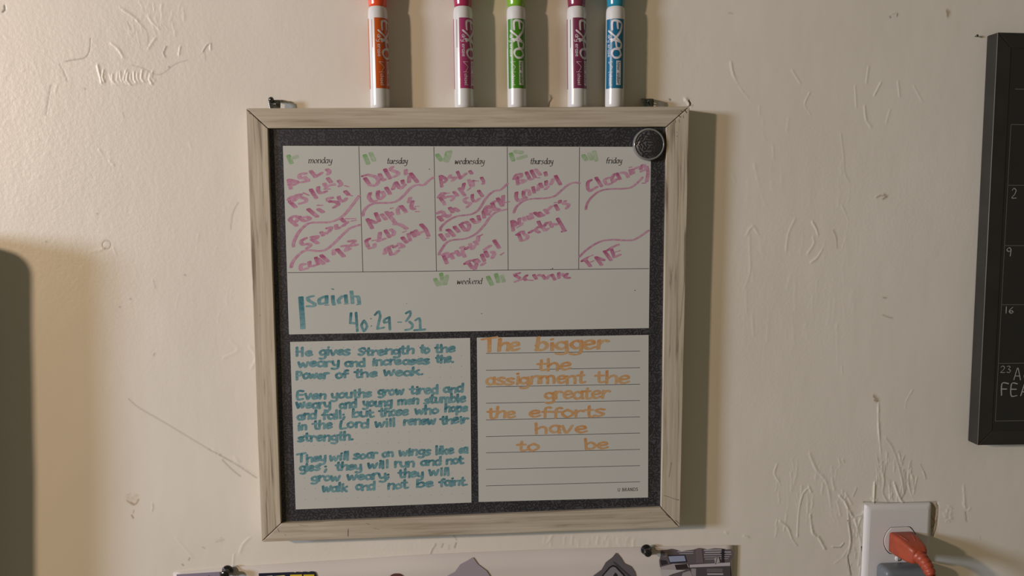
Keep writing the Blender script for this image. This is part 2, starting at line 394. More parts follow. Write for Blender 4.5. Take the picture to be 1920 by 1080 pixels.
    for k in range(26):
        x = rnd.uniform(235, 345); y = rnd.uniform(-5, 60)
        wig(x, y, rnd.uniform(-4, 8), rnd.uniform(10, 25), 1.8, R_*rnd.uniform(.2, .6))
    for k in range(12):
        x = rnd.uniform(330, 460); y = rnd.uniform(200, 620)
        wig(x, y, rnd.uniform(-6, 6), rnd.uniform(10, 30), 1.8, R_*rnd.uniform(.1, .35))
    for k in range(90):
        x = rnd.uniform(0, 130); y = rnd.uniform(20, 430)
        wig(x, y, rnd.uniform(-7, 7), rnd.uniform(-8, 8), 1.4, R_*rnd.uniform(.08, .25))
    S_("8,10 9,18 5,22", 1.6, -.0006, 1.0)
    S_("229,212 231,220", 1.4, R_*.4, .2); S_("205,303 212,310", 1.6, R_*1.0); S_("185,281 190,288", 1.5, R_*.8)
    S_("447,380 437,400 433,430", 1.0, -.0001, .30)
    # round plug with paint around it
    ring = [(200+8*math.cos(a/14*2*math.pi), 459+8*math.sin(a/14*2*math.pi)) for a in range(15)]
    stroke(ring, 1.2, -.0003, .38); S_("187,470 195,466", 2.0, R_*.8); S_("170,474 190,468", 2.5, R_*.4); S_("212,465 217,477", 1.5, R_*.6)
    # long crack left of the board
    S_("242,748 262,765 310,793 350,817 392,842", 1.0, -.0002, .32); S_("392,842 420,857 448,873 482,896", 1.4, -.0003, .45)
    S_("418,862 436,880 452,893", 1.3, -.0003, .40); S_("440,868 460,880 484,897", 1.3, R_*1.0); S_("400,845 412,852", 1.8, R_*1.2); S_("440,858 446,864", 2, R_*.9)
    S_("466,650 478,672 470,690", 1.8, R_*.7); S_("430,640 445,655 420,670", 1.8, R_*.4)
    # stains
    for k in range(26):
        a = rnd.uniform(0, 6.28); q_ = rnd.random(); x = 248+math.cos(a)*14*q_; y = 934+math.sin(a)*9*q_
        stroke([(x, y), (x+rnd.uniform(-4, 4), y+rnd.uniform(-3, 4))], rnd.uniform(2, 4.5), 0, 0, rnd.uniform(.08, .28))
    stroke(catmull([(238, 939), (243, 943), (250, 947), (256, 944), (260, 937)], 3), 1.8, R_*.3, .08, .6); stroke([(245, 942), (252, 946)], 2.6, 0, .1, .7)
    stroke([(247, 966), (250, 971)], 2.2, 0, .2, .7); stroke([(251, 957), (250, 962)], 1.4, 0, .1, .5)
    for k in range(16):
        a = rnd.uniform(0, 6.28); q_ = rnd.random(); x = 413+math.cos(a)*9*q_; y = 1014+math.sin(a)*6*q_
        stroke([(x, y), (x+rnd.uniform(-4, 4), y+rnd.uniform(-1.5, 1.5))], rnd.uniform(1.5, 3), 0, rnd.choice((0, .08)), rnd.uniform(.08, .25))
    S_("380,1026 384,1028", 1.4, 0, .35); S_("342,1058 344,1060", 1.4, 0, .6); S_("354,1050 356,1046", 1.1, 0, .5)
    S_("468,1008 456,1020 450,1036", 1.8, R_*.6); S_("438,1040 436,1062", 1.8, R_*.6); S_("330,1010 360,1045", 2, R_*.3); S_("286,945 288,952 284,958", 1.2, R_*.6, .2)
    S_("168,910 172,925 175,940", 1.8, R_*.4); S_("286,525 290,540", 1.5, R_*.4, .15); S_("290,662 288,666", 1.3, .0001, .4)
    for x, y in ((85, 452), (181, 400), (158, 166), (316, 125), (244, 560), (224, 575), (346, 515)): S_("%f,%f %f,%f" % (x, y, x+1.5, y+1), 1.1, R_*.3, .5)
    # beside and above the board
    S_("1033,180 1034,186 1030,193 1029,200", 1.6, -.0006, .95); S_("1031,178 1036,184", 1.4, R_, .5); S_("1256,186 1258,187.5", 1.6, -.0004, .9)
    S_("1286,188 1291,192 1294,198", 2.6, R_*3.4); S_("1292,189 1295,194 1293,199", 2.2, -.0012, .95); S_("1293,190 1296,197", 1.5, R_*1.5, .5)
    # right wall
    S_("1371,117 1376,140 1388,168 1409,191", 1.4, R_*1.1); S_("1423,198 1424,215 1432,222 1430,242 1434,262 1447,272 1449,296", 1.5, R_*.8)
    S_("1415,310 1425,350 1434,385 1446,400", 2.4, R_*.6); S_("1373,328 1378,342", 1.8, R_*.35)
    S_("1485,132 1500,156", 1.5, R_*.7); S_("1517,173 1508,196 1519,214", 1.4, R_*.8)
    S_("1628,125 1624,155", 1.6, R_*.7); S_("1603,162 1605,200", 1.6, R_*.6); S_("1651,155 1639,178", 1.6, R_*1.0); S_("1683,153 1686,180", 1.6, R_*.7); S_("1713,162 1728,190", 1.6, R_*.5)
    S_("1620,200 1624,225 1631,238", 1.6, R_*.7); S_("1668,206 1661,230", 1.6, R_*.5); S_("1478,222 1475,245", 2.5, R_*.3)
    S_("1575,250 1580,290 1583,325 1590,340", 1.3, R_*.35, .10); S_("1577,385 1590,415 1586,445 1578,462", 1.5, R_*.6); S_("1562,432 1568,445 1569,465", 1.3, R_*.5, .2, .3)
    S_("1401,440 1404,430 1412,425 1421,440", 1.5, R_*.8); S_("1404,440 1406,470 1407,500", 1.4, R_*.4); S_("1490,412 1478,440 1473,470", 1.8, R_*.5)
    S_("1523,417 1530,430 1533,440", 1.5, R_*1.2); S_("1540,468 1533,482 1521,490", 1.6, R_*1.1); S_("1525,445 1528,455 1515,475", 1.6, R_*.6)
    S_("1406,480 1406,510 1396,540", 1.5, R_*.5); S_("1398,545 1400,590", 2, R_*.3); S_("1410,590 1412,630", 1.6, R_*.5); S_("1440,600 1438,640", 2.6, R_*.25)
    for k in range(40):
        x = rnd.uniform(1370, 1600); y = rnd.uniform(300, 640)
        wig(x, y, rnd.uniform(-4, 4), rnd.uniform(15, 50), 2.6, R_*rnd.uniform(.05, .2))
    # nail holes
    S_("1669,31 1671,33", 1.5, -.0003, .7); S_("1672,27 1678,25 1683,27", 1.1, R_*.6, .15); S_("1683,26 1683,30", 1.3, -.0003, .7)
    S_("1774,20 1779,24 1776,29", 2.6, .0003, .25, .7); S_("1776,24 1779,26", 1.8, -.0004, .45)
    S_("1643,370 1650,366 1656,367", 1.3, R_, .3, .3); S_("1656,365 1661,368 1656,372", 2.2, .0003, .5, .5)
    S_("1637,742 1642,748 1645,751", 2.6, .0003, .4, .6); S_("1640,750 1645,753", 1.6, -.0004, .8); S_("1656,558 1662,559", 1.2, R_*.4, .3, .4)
    S_("1655,590 1664,594 1674,597", 1.0, R_*.3, .3, .2); S_("1710,732 1700,752 1696,765", 1.6, R_*.9)
    S_("1578,686 1579,700", 1.2, R_*.4); S_("1367,24 1374,25", 1, 0, .3); S_("1403,1006 1396,1004", 2, R_*1.2, .15); S_("1360,998 1362,1000", 2, R_*1)
    # peeling paint around the outlet
    S_("1645,758 1646,800 1650,850 1652,880 1660,895 1668,910 1668,935", 1.7, R_*1.5); S_("1660,822 1672,840 1684,870 1690,900 1694,925", 1.5, R_*1.0, .25)
    S_("1653,865 1656,900 1656,925 1664,942", 1.5, R_*.9, .30); S_("1676,905 1684,930 1690,943", 1.8, R_*1.6); S_("1693,880 1698,910 1696,925 1688,935", 1.5, R_*.9, .5)
    S_("1638,905 1639,925 1638,940", 1.7, R_*1.8); S_("1634,935 1642,938", 2.2, R_*1.4); S_("1706,870 1702,905 1712,940", 1.6, R_*1.0); S_("1718,895 1712,925", 1.6, R_*.8)
    for k in range(26):
        x = rnd.uniform(1640, 1725); y = rnd.uniform(845, 925)
        wig(x, y, rnd.uniform(-6, 8), rnd.uniform(14, 30), 1.4, R_*rnd.uniform(.4, 1.1), rnd.choice((0, 0, .25)))
    S_("1574,930 1584,940 1592,958 1600,968 1610,966 1620,960", 1.8, R_*1.7); S_("1582,938 1587,930", 2, R_*1.0); S_("1600,930 1606,915", 1.5, R_*.6, .2)
    S_("1588,955 1592,985 1596,1010 1593,1030 1588,1050 1594,1080", 1.7, R_*1.6, .32); S_("1590,975 1594,1000 1595,1015", 1.3, -.0005, .7); S_("1602,975 1607,990 1605,1005", 2, R_*1.4)
    S_("1590,1040 1593,1060 1597,1078", 1.4, -.0004, .6); S_("1617,960 1608,990 1612,1010 1613,1030 1610,1060", 1.8, R_*1.3, .2); S_("1620,962 1612,968", 2, R_*1.5, .3); S_("1615,1025 1617,1032", 2, -.0005, .8)
    S_("1560,1025 1575,1025 1582,1020", 1.3, R_*1.1, .35); S_("1590,1030 1578,1045 1565,1055", 1.8, R_*.5)
    for k in range(22):
        x = rnd.uniform(1590, 1615); y = rnd.uniform(955, 1070)
        wig(x, y, rnd.uniform(-5, 5), rnd.uniform(8, 26), 1.3, R_*rnd.uniform(.3, .9), rnd.choice((0, 0, .25)))
    S_("1516,915 1504,925 1499,955 1496,1005", 1.4, R_*.9); S_("1516,913 1520,922", 1.8, R_*1.4); S_("1463,978 1478,990 1486,1010 1492,1022", 1.6, R_*1.2, .15)
    S_("1520,965 1524,1000 1534,1008 1545,1028", 1.8, R_*1.5, .2); S_("1455,870 1452,888 1460,903", 1.6, R_*.7); S_("1517,850 1530,880 1548,900 1554,925 1556,950", 2.2, R_*.9, .1)
    S_("1580,862 1582,866", 1.4, R_*.8, .2); S_("1585,925 1596,945", 1.6, R_*1.0)
    for k in range(34):
        x = rnd.uniform(1455, 1580); y = rnd.uniform(860, 985)
        wig(x, y, rnd.uniform(-5, 5), rnd.uniform(14, 42), 1.8, R_*rnd.uniform(.15, .6))
    S_("1808,910 1809,940 1808,950", 1.4, R_*.9); S_("1806,944 1810,952", 1.8, R_*1.3); S_("1816,958 1820,952", 1.4, R_*.9); S_("1811,960 1813,978", 1.3, -.0003, .5); S_("1839,1012 1838,1006", 1.3, 0, .2)
    for k in range(12):
        x = rnd.uniform(1760, 1788); y = rnd.uniform(945, 975)
        wig(x, y, rnd.uniform(-4, 4), rnd.uniform(5, 18), 1.6, R_*rnd.uniform(.4, 1.0), rnd.choice((0, .1)))
    # torn plaster right of the cover plate, shade of hole and gap painted in
    for k in range(10):
        S_("%f,%f %f,%f" % (1747+k*.9, 944+k*1.2, 1747+k*.7, 1004-k*4), 1.8, -.0022, .25, .55)
    S_("1756,942 1759,950 1756,985 1750,1005", 1.5, -.001, .55); S_("1620,941 1690,943 1757,941", 1.6, -.0006, .55); S_("1748,968 1754,978 1749,990", 1.2, -.001, .75)
    # strip under the board: drips
    for k in range(30):
        x = rnd.uniform(1010, 1190); y = rnd.uniform(1006, 1014)
        S_("%f,%f %f,%f" % (x, y, x-1, y+rnd.uniform(6, 14)), 1.8, R_*rnd.uniform(.2, .7))
    S_("806,1040 812,1030 816,1022 818,1020", 1.3, R_*.5, .45); S_("829,1026 831,1020", 1.2, -.0002, .5); S_("853,1027 856,1018", 1.3, -.0002, .6); S_("842,1022 842,1030", 1, 0, .25)
    S_("1027,1018 1036,1006", 1.8, R_*.8); S_("850,1003 856,1012", 1.3, R_*.3, .4)
    Hh += H1
    V = np.stack([X, -Hh-.0, Z], -1).reshape(-1, 3)
    ny, nx = X.shape
    i = np.arange(ny-1)[:, None]*nx+np.arange(nx-1)[None, :]
    Fc = np.stack([i, i+1, i+1+nx, i+nx], -1).reshape(-1, 4)
    me = bpy.data.meshes.new('wall_back')
    me.vertices.add(len(V)); me.vertices.foreach_set('co', V.astype(np.float32).ravel())
    nf = len(Fc); me.loops.add(nf*4); me.polygons.add(nf)
    me.loops.foreach_set('vertex_index', Fc.astype(np.int32).ravel())
    me.polygons.foreach_set('loop_start', np.arange(0, nf*4, 4, dtype=np.int32))
    me.polygons.foreach_set('loop_total', np.full(nf, 4, dtype=np.int32))
    me.polygons.foreach_set('use_smooth', np.ones(nf, dtype=bool))
    me.update(calc_edges=True)
    ca = me.color_attributes.new('dirt_shade', 'FLOAT_COLOR', 'POINT')
    ca.data.foreach_set('color', np.stack([D, Br, np.clip(Tx, 0, 1)*.55, np.ones_like(D)], -1).astype(np.float32).ravel())
    me.materials.append(M['wall'])
    o = bpy.data.objects.new('wall_back', me); COL.objects.link(o)
    tag(o, 'cream painted plaster wall with cracks, nail holes and peeling paint', kind='structure')
wall()

# ------------------------------------------------------------------ the planner board
DF, DP = .022, .018                     # depth of the frame front and of the recessed print
board = thing('planner_board', (0, 0, -.2036), 'square weekly dry-erase planner in a whitewashed wood frame, hung in the middle of the wall', 'planner board')
OUT = [P2(461, 203, DF), P2(1293, 199.5, DF), P2(1275, 989, DF), P2(490, 1016.5, DF)]     # TL TR BR BL
INN = [P2(502, 240.5, DF), P2(1250, 237.5, DF), P2(1240, 952, DF), P2(527, 981.5, DF)]
names = [('wood_x', 0, 1), ('wood_z', 1, 2), ('wood_x', 2, 3), ('wood_z', 3, 0)]
RAILS = []
for mt, i, j in names:
    b = MB()
    a0, a1, c1, c0 = OUT[i], OUT[j], INN[j], INN[i]
    # tiny gap at the mitres
    def sh(p, q, k): 
        L_ = math.hypot(q[0]-p[0], q[1]-p[1]); return (p[0]+(q[0]-p[0])*k/L_, p[1]+(q[1]-p[1])*k/L_)
    g = .0004
    prism(b, [sh(a0, a1, g), sh(a1, a0, g), sh(c1, c0, g), sh(c0, c1, g)], .001, DF)
    RAILS.append(b.build('frame_rail', M[mt], board, bevel=.0006, seg=2))
PX = .000484
def specks(rail, items):
    for pts, wpx in items:
        b = MB(); W = catmull([P2(x, y, DF) for x, y in pts], .001); h = wpx*PX/2; up_, dn = [], []
        for k, (x, z) in enumerate(W):
            (x0, z0), (x1, z1) = W[max(k-1, 0)], W[min(k+1, len(W)-1)]; L_ = math.hypot(x1-x0, z1-z0)+1e-9
            hh = h*(.35 if k in (0, len(W)-1) else rnd.uniform(.7, 1.1)); nx, nz = -(z1-z0)/L_*hh, (x1-x0)/L_*hh
            up_.append((x+nx, -DF-.00006, z+nz)); dn.append((x-nx, -DF-.00006, z-nz))
        b.grid([dn, up_], smooth=False); b.build('chip', M['dark'], rail)
specks(RAILS[1], [([(1276, 207), (1280, 210)], 1.6), ([(1283, 205), (1288, 212)], 2.2), ([(1271, 216), (1277, 220)], 1.8), ([(1266, 224), (1267, 231)], .9), ([(1273, 224), (1274, 230)], .9), ([(1281, 216), (1282, 222)], .9), ([(1268, 247), (1270, 249)], 1.6), ([(1269, 254), (1270, 257)], 1.8), 
    ([(1244, 928.5), (1258, 933), (1272, 938)], .7), ([(1271, 936), (1273, 938)], 2), ([(1254, 895), (1257, 880), (1259, 866)], .6), ([(1266, 975), (1274, 982)], 1.2)])
specks(RAILS[2], [([(653, 991), (652.5, 1006)], 1.3), ([(534, 1002), (535.5, 1003.5)], 1.4), ([(520, 990), (524, 998)], .7), ([(591, 976), (593, 978)], 1.2), ([(1248, 964), (1256, 971)], 1.2), ([(1262, 976), (1268, 984)], 1.2), ([(1218, 960), (1220, 961)], 1), ([(560, 984), (572, 986), (578, 985)], .5), ([(686, 981), (694, 984)], .6), ([(700, 990), (712, 993)], .5)])
specks(RAILS[3], [([(466, 212), (470, 214)], 1), ([(487, 590), (488, 593)], 1.3)])
# backing
b = MB()
mid = lambda i, k: (INN[i][0]*(1-k)+OUT[i][0]*k, INN[i][1]*(1-k)+OUT[i][1]*k)
prism(b, [mid(i, .35) for i in range(4)], .004, DP)
back = b.build('backing_panel', M['backing'], board)
back['label'] = 'charcoal backing printed with small leaves and flowers'
sheets_px = [[(530.5, 273.5), (1220.5, 275.5), (1216.5, 615), (542, 627)], [(544, 641), (881.5, 633.5), (884, 942), (554.5, 955)], [(894, 633), (1216, 628), (1215, 932.5), (897.5, 941)]]
# leaf print between the white fields
def leaf_pattern(b, inside, x0, x1, z0, z1, sp, mp, size):
    """woven print of narrow curved leaves that follow slowly turning stems, with small flowers between"""
    z = z0; row = 0; fl = []; mp0 = mp; cnt = [0]
    def mp(x, z):
        a = mp0(x, z); return (a[0], a[1]-(cnt[0] % 900)*6e-8, a[2])
    for k in range(int((x1-x0)*(z1-z0)/(sp*sp*42))): fl.append((rnd.uniform(x0, x1), rnd.uniform(z0, z1)))
    fl = [f for f in fl if inside(*f)]
    grid = {}
    for fx, fz in fl: grid.setdefault((int(fx//(size*2)), int(fz//(size*2))), []).append((fx, fz))
    for fx, fz in fl:
        for k in range(5):
            cnt[0] += 1; a = k*math.pi*.4+.3; r_ = size*.33; px_, pz_ = fx+r_*math.cos(a), fz+r_*math.sin(a); w2 = size*.17
            b.poly([mp(px_+w2*math.cos(q*math.pi/3), pz_+w2*math.sin(q*math.pi/3)) for q in range(6)])
    while z < z1:
        x = x0+(row % 2)*sp*.5; col = 0
        while x < x1:
            cx = x+rnd.uniform(-.22, .22)*sp; cz = z+rnd.uniform(-.22, .22)*sp
            gx, gz = int(cx//(size*2)), int(cz//(size*2))
            near = any((cx-fx)**2+(cz-fz)**2 < (size*.78)**2 for a in (-1, 0, 1) for c in (-1, 0, 1) for fx, fz in grid.get((gx+a, gz+c), []))
            if not near and inside(cx, cz):
                cnt[0] += 1
                a = 1.6*math.sin(cx*310+1.3*math.sin(cz*420))+1.3*math.sin(cz*350+.8*math.sin(cx*260))+(.75 if (row+col) % 2 else -.75)+rnd.uniform(-.25, .25)
                Lh = size*rnd.uniform(.42, .60); wh = size*rnd.uniform(.10, .15); ca, sa = math.cos(a), math.sin(a); bend = rnd.choice((-1, 1))*Lh*.28
                pts = [(-Lh, bend), (-Lh*.5, wh+bend*.3), (0, wh*1.15), (Lh*.5, wh+bend*.3), (Lh, bend), (Lh*.5, -wh+bend*.3), (0, -wh*1.15), (-Lh*.5, -wh+bend*.3)]
                b.poly([mp(cx+u*ca-v*sa, cz+u*sa+v*ca) for u, v in pts])
            x += sp; col += 1
        z += sp*.86; row += 1
def inpoly(x, z, poly):
    c = False; n = len(poly)
    for i in range(n):
        (x1, z1), (x2, z2) = poly[i], poly[i-1]
        if (z1 > z) != (z2 > z) and x < (x2-x1)*(z-z1)/(z2-z1)+x1: c = not c
    return c
SH = [[P2(x, y, DP) for x, y in q] for q in sheets_px]
# ink plane pixel size
PX = .000484
def shrink(poly, k):
    cx = sum(p[0] for p in poly)/4; cz = sum(p[1] for p in poly)/4
    return [(cx+(x-cx)*k, cz+(z-cz)*k) for x, z in poly]
SHs = [shrink(q, .995) for q in SH]
INs = shrink(INN, .992)
b = MB()
xa = min(p[0] for p in INN); xb = max(p[0] for p in INN); za = min(p[1] for p in INN); zb = max(p[1] for p in INN)
leaf_pattern(b, lambda x, z: inpoly(x, z, INs) and not any(inpoly(x, z, s) for s in SHs), xa, xb, za, zb, 5.6*PX, lambda x, z: (x, -(DP+.00005), z), 9.5*PX)
tag(b.build('leaf_print', M['leaf'], back), kind='stuff')

panels = []
for q, lb in zip(SH, ('white weekly field with five day columns and a weekend strip', 'white dotted note field with a teal handwritten verse', 'white ruled note field with orange handwriting')):
    b = MB(); prism(b, q, DP-.001, DP+.0003); panels.append(b.build('writing_panel', M['white'], board, label=lb))
DI = DP+.00033
def onpanel(x, z, l=0): return (x, -(DI+.000015+(l % 400)*1.2e-7), z)
def line_mesh(b, pts, wpx, d=DI, mp=None):
    W = [P2(x, y, d) for x, y in pts]; h = wpx*PX/2
    for (x0, z0), (x1, z1) in zip(W[:-1], W[1:]):
        L_ = math.hypot(x1-x0, z1-z0); nx, nz = -(z1-z0)/L_*h, (x1-x0)/L_*h
        b.poly([(x0+nx, -d, z0+nz), (x0-nx, -d, z0-nz), (x1-nx, -d, z1-nz), (x1+nx, -d, z1+nz)])
for pts in ([(672.8, 274.5), (680.4, 510)], [(813.5, 275), (818.4, 508.5)], [(951, 275.5), (952.8, 506.5)], [(1086.5, 276), (1085, 505)], [(539.5, 511.3), (680, 509.8), (818, 508.3), (952, 506.4), (1085, 505), (1216.5, 503.6)]):
    b = MB(); line_mesh(b, pts, 1.25); b.build('grid_line', M['rule'], panels[0])
yl = [188, 283, 376, 468, 562, 656, 747, 840, 933]; yr = [175, 268, 361, 453, 545, 636, 728, 819, 910]
for a, c in zip(yl, yr):
    b = MB(); line_mesh(b, [(911.3, 600+a/3), (1200, 600+c/3)], 1.15); b.build('ruled_line', M['rule'], panels[2])
b = MB()
q = sheets_px[1]
for r in range(15):
    for c in range(16):
        u = .055+c*.0597; v = .042+r*.0645
        x = (q[0][0]*(1-u)+q[1][0]*u)*(1-v)+(q[3][0]*(1-u)+q[2][0]*u)*v; y = (q[0][1]*(1-u)+q[1][1]*u)*(1-v)+(q[3][1]*(1-u)+q[2][1]*u)*v
        X0, Z0 = P2(x, y, DI); b.poly([(X0+.62*PX*math.cos(k*math.pi/3), -DI, Z0+.62*PX*math.sin(k*math.pi/3)) for k in range(6)])
tag(b.build('dot_grid_print', M['dotp'], panels[1]), kind='stuff')

# printed italic headings
def italic(text, x0, x1, base, xh, parent):
    st, W_ = glyphs(text, 2.6); b = MB(); sc = (x1-x0)/W_; a = P2(x0, base, DI)
    u = sc*PX; v = xh/10*PX
    nb = nib(1.55*PX, .5*PX, 28, 6)
    for s in st:
        pts = [(a[0]+x*u+y*v*.22, a[1]+y*v) for x, y in s]
        pen(b, pts, nb, onpanel, .9*PX)
        if len(s) == 2 and abs(s[0][0]-s[1][0]) < .5 and s[0][1] > 5 and s[1][1] == 0:   # little serifs
            for (qx, qy), sg in ((s[0], -1), (s[1], 1)):
                c0 = (a[0]+qx*u+qy*v*.22, a[1]+qy*v); pen(b, [c0, (c0[0]+sg*1.5*PX, c0[1]+sg*.9*PX)], nib(.8*PX, .6*PX, 0, 6), onpanel, .9*PX)
    return b.build('printed_word', M['print'], parent)
for t, x0, x1, y, xh in (('monday', 578, 621, 306, 7), ('tuesday', 725, 763, 307, 7), ('wednesday', 852, 908, 307.6, 7), ('thursday', 993.5, 1037, 307.6, 7), ('friday', 1135.5, 1166, 306.3, 7), ('weekend', 856, 904, 532.8, 7)):
    italic(t, x0, x1, y, xh, panels[0])
def plain(text, x0, x1, base, hpx, parent, material, name, mp=onpanel, w=.9):
    st, W_ = glyphs(text, 3); b = MB(); sc = (x1-x0)/W_; a = P2(x0, base, DI)
    for s in st:
        pen(b, [(a[0]+x*sc*PX, a[1]+y*hpx/15*PX) for x, y in s], nib(w*PX, w*PX, 0, 6), mp, .8*PX)
    return b.build(name, material, parent)
plain('U BRANDS', 1158.5, 1199.5, 921.3, 6.5, panels[2], M['print'], 'printed_word')

# hand-traced strokes: (origin x, origin y, scale), words of strokes; '*' marks a dark stroke, '~' a thin one
def traced(org, words, material, parent, nbw, nbt, ang, base=.5, name='handwritten_word'):
    ox, oy, sc = org
    for wd in words:
        b = MB(); LAYER[0] = 250 if name == 'wavy_line' else rnd.randrange(0, 60)
        for st in wd.split('|'):
            st = st.strip(); dark = base+rnd.uniform(-.14, .14); k = 1
            while st[0] in '*~^':
                if st[0] == '*': dark = base+.42
                if st[0] == '~': k = .45
                if st[0] == '^': dark = base-.3
                st = st[1:]
            pts = [tuple(float(v) for v in a.split(',')) for a in st.split()]
            pts = [P2(ox+x/sc, oy+y/sc, DI) for x, y in pts]
            pen(b, pts, nib(nbw*k*PX, nbt*k*PX, ang), onpanel, 1.7*PX, dark)
        b.build(name, material, parent)
Z1 = (530, 280, 9); Z2 = (530, 390, 9)
pk = lambda org, words, w=7.0, t=3.2, a=14: traced(org, words, M['pink'], panels[0], w*1.14, t*1.22, a)
pk(Z1, ["100,520 135,660|100,515 180,530 250,560 170,605|110,590 150,560", "^385,410 300,420 285,480 380,490 430,530 320,555|^370,470 400,510", "475,370 555,465|550,465 655,400", "745,340 790,375 765,420",
        "*120,880 215,975|100,850 150,800 230,830 180,870|140,820 200,860", "310,765 230,775 280,800 390,840 380,890 290,915", "~350,735 440,775|*475,680 565,820", "600,640 600,700 650,740 730,710",
        "700,580 740,640|760,490 815,555|^750,620 860,590|~850,605 890,605|~700,670 800,670", "945,530 990,590 960,620|~1050,615 1110,630",
        "830,820 760,830 770,870|*800,880 900,890 940,930 865,980", "945,800 965,860 1030,875 1070,830", "*1055,710 1110,765|~1130,775 1170,785"])
pk(Z2, ["120,200 235,300|120,190 180,140 260,160 225,230", "280,150 340,210 400,215 460,180 400,150 330,165", "*430,20 580,145", "600,20 680,70|~585,-45 670,-45",
        "390,510 310,560 340,615 430,605 470,630 410,680", "490,490 590,480 560,520|490,530 590,595", "650,410 680,460|^720,420 740,430", "750,340 820,330 780,400", "900,290 910,350 960,330", "*980,180 1040,230|~1060,180 1230,180|1020,300 1090,240|~1160,220 1230,210",
        "^370,950 310,960 310,1040 410,1020", "450,910 460,980 540,970", "*560,840 600,950", "*650,800 760,900|600,860 690,940", "^860,710 860,780|*920,700 1030,815", "^1000,645 1100,640 1060,720 1130,690", "1120,560 1215,560 1160,630 1250,620"])
traced(Z2, ["180,650 185,580 250,440 340,330 450,255 600,245 780,240 900,205 1020,130 1120,20 1290,-205", "140,1000 175,900 280,780 400,715 600,725 720,705 860,600 1000,460 1130,345 1300,285"], M['pink'], panels[0], 6.4, 3.3, 10, .42, 'wavy_line')
Z3 = (670, 280, 9); Z4 = (670, 370, 9)
pk(Z3, ["*130,490 200,590|*95,450 170,430|^200,435 320,470 350,550 300,610 200,600", "375,420 430,520 460,510", "*465,340 550,490", "^590,300 560,340 690,405 620,465", "815,350 820,420",
        "215,740 195,810 250,880 310,870", "*350,710 345,800 390,840|^390,840 450,780 420,720", "*485,650 550,750", "600,670 640,570|*650,560 710,650", "*760,530 770,570|^740,660 800,600", "870,550 880,450|*900,410 1010,550"])
traced(Z3, ["90,1120 110,1040 180,960 300,910 560,900 680,865 800,760 900,650 1000,600 1120,600 1200,530 1280,475"], M['pink'], panels[0], 6, 3.3, 10, .42, 'wavy_line')
pk(Z4, ["*170,370 250,520|*210,390 310,430", "*310,270 370,400|410,290 480,370", "490,250 640,430|560,260 590,290", "^690,280 680,210 720,150|*740,150 810,230|~560,190 600,180|~800,260 840,250", "890,10 870,80|930,70 910,170 960,200|~980,155 1030,150|~985,240 1040,240",
        "^620,450 720,460 830,530|~770,590 820,570", "*200,700 150,740 180,830|^200,860 280,840 290,790", "~250,730 330,720|380,600 370,700|^350,740 460,700", "*475,560 540,670|^600,640 620,590 560,545",
        "580,820 490,860 460,950|530,860 570,970|^620,960 690,900", "*620,840 660,820|^700,780 780,830 720,850", "*760,680 830,760", "860,620 890,730", "*920,590 970,660", "980,560 1030,630|^1060,600 1100,580", "*1075,460 1150,540 1200,650|~1170,690 1200,690"])
Z5 = (810, 280, 9); Z6 = (810, 390, 9)
pk(Z5, ["*140,450 165,630|*150,450 240,510 200,560", "^310,440 290,470|^300,480 400,480 340,530", "*430,380 475,490|480,490 570,410", "*640,370 670,410",
        "110,810 170,740 220,750|*140,820 180,880|^190,880 210,930|~200,740 290,740|170,780 220,820", "^250,800 370,795 330,860", "370,720 430,780", "*540,580 515,680|460,660 550,780", "620,520 660,620|~600,690 650,650|^690,530 690,620|~700,530 780,535", "*835,480 870,540|^860,580 870,570",
        "^590,820 540,850 580,900 650,910 590,975", "*680,770 680,840 710,880|^740,880 800,830", "*785,700 850,790"], 6, 3)
pk(Z6, ["*110,150 170,210|90,90 150,60 200,90 180,140", "220,120 270,150 300,120", "*300,0 350,70", "380,10 440,50", "*140,450 210,540|^250,440 270,480", "*260,370 290,380 370,470", "*380,320 450,400", "*480,280 560,380|510,260 580,240 630,300 600,380", "*670,190 730,250|^740,250 790,230", "*780,140 800,200",
        "*870,60 880,160|900,10 950,110|^960,80 990,40"], 7, 3.4)
pk(Z5, ["*870,1060 930,960 980,990", "1010,910 1060,880|*1020,920 1060,1020|^1070,1000 1130,1020", "*1110,830 1180,950|1200,790 1190,950|~1100,1050 1250,1010|~1230,900 1300,885"], 7, 3.4)
traced(Z6, ["145,380 150,325 260,220 420,140 620,115 720,80 800,10 900,-150 980,-240 1060,-290 1160,-310 1270,-410", "115,785 150,715 240,590 350,540 520,525 640,490 760,420 880,290 980,150 1080,70 1250,25"], M['pink'], panels[0], 5.2, 3.0, 10, .42, 'wavy_line')
pk(Z6, ["*200,810 250,930|180,790 250,760 270,830", "320,780 350,850|340,770 390,760", "410,730 460,800", "^490,670 530,660 510,740|^520,760 550,820", "*570,690 620,660|^640,610 680,690 710,640", "^720,570 760,610|780,480 770,560|~820,465 850,445",
        "*600,910 680,1010|*560,940 640,890|700,880 750,930 720,1030", "750,870 790,910", "*840,790 880,890|^840,960 880,930", "*900,740 940,820", "^890,700 980,640", "^1010,740 1050,770 1020,840", "*1050,550 1130,670", "~1160,790 1210,755"], 7, 3.4)
Z7 = (945, 280, 9); Z8 = (945, 360, 9)
pk(Z7, ["*220,470 235,590|170,500 210,430 290,420 280,470|^280,520 360,530 290,570", "*380,390 430,500|^450,510 480,500", "*460,360 520,470", "^530,340 610,430|~560,480 600,480", "*695,390 710,440", "*210,730 205,820 240,870|^250,870 300,840", "*330,710 330,790 370,820|^430,770 420,700 360,690", "*490,640 510,730", "^570,690 590,600|*610,580 640,640",
        "*710,540 710,600|^700,670 740,630", "^790,590 830,500|*870,450 950,590"], 6.6, 3)
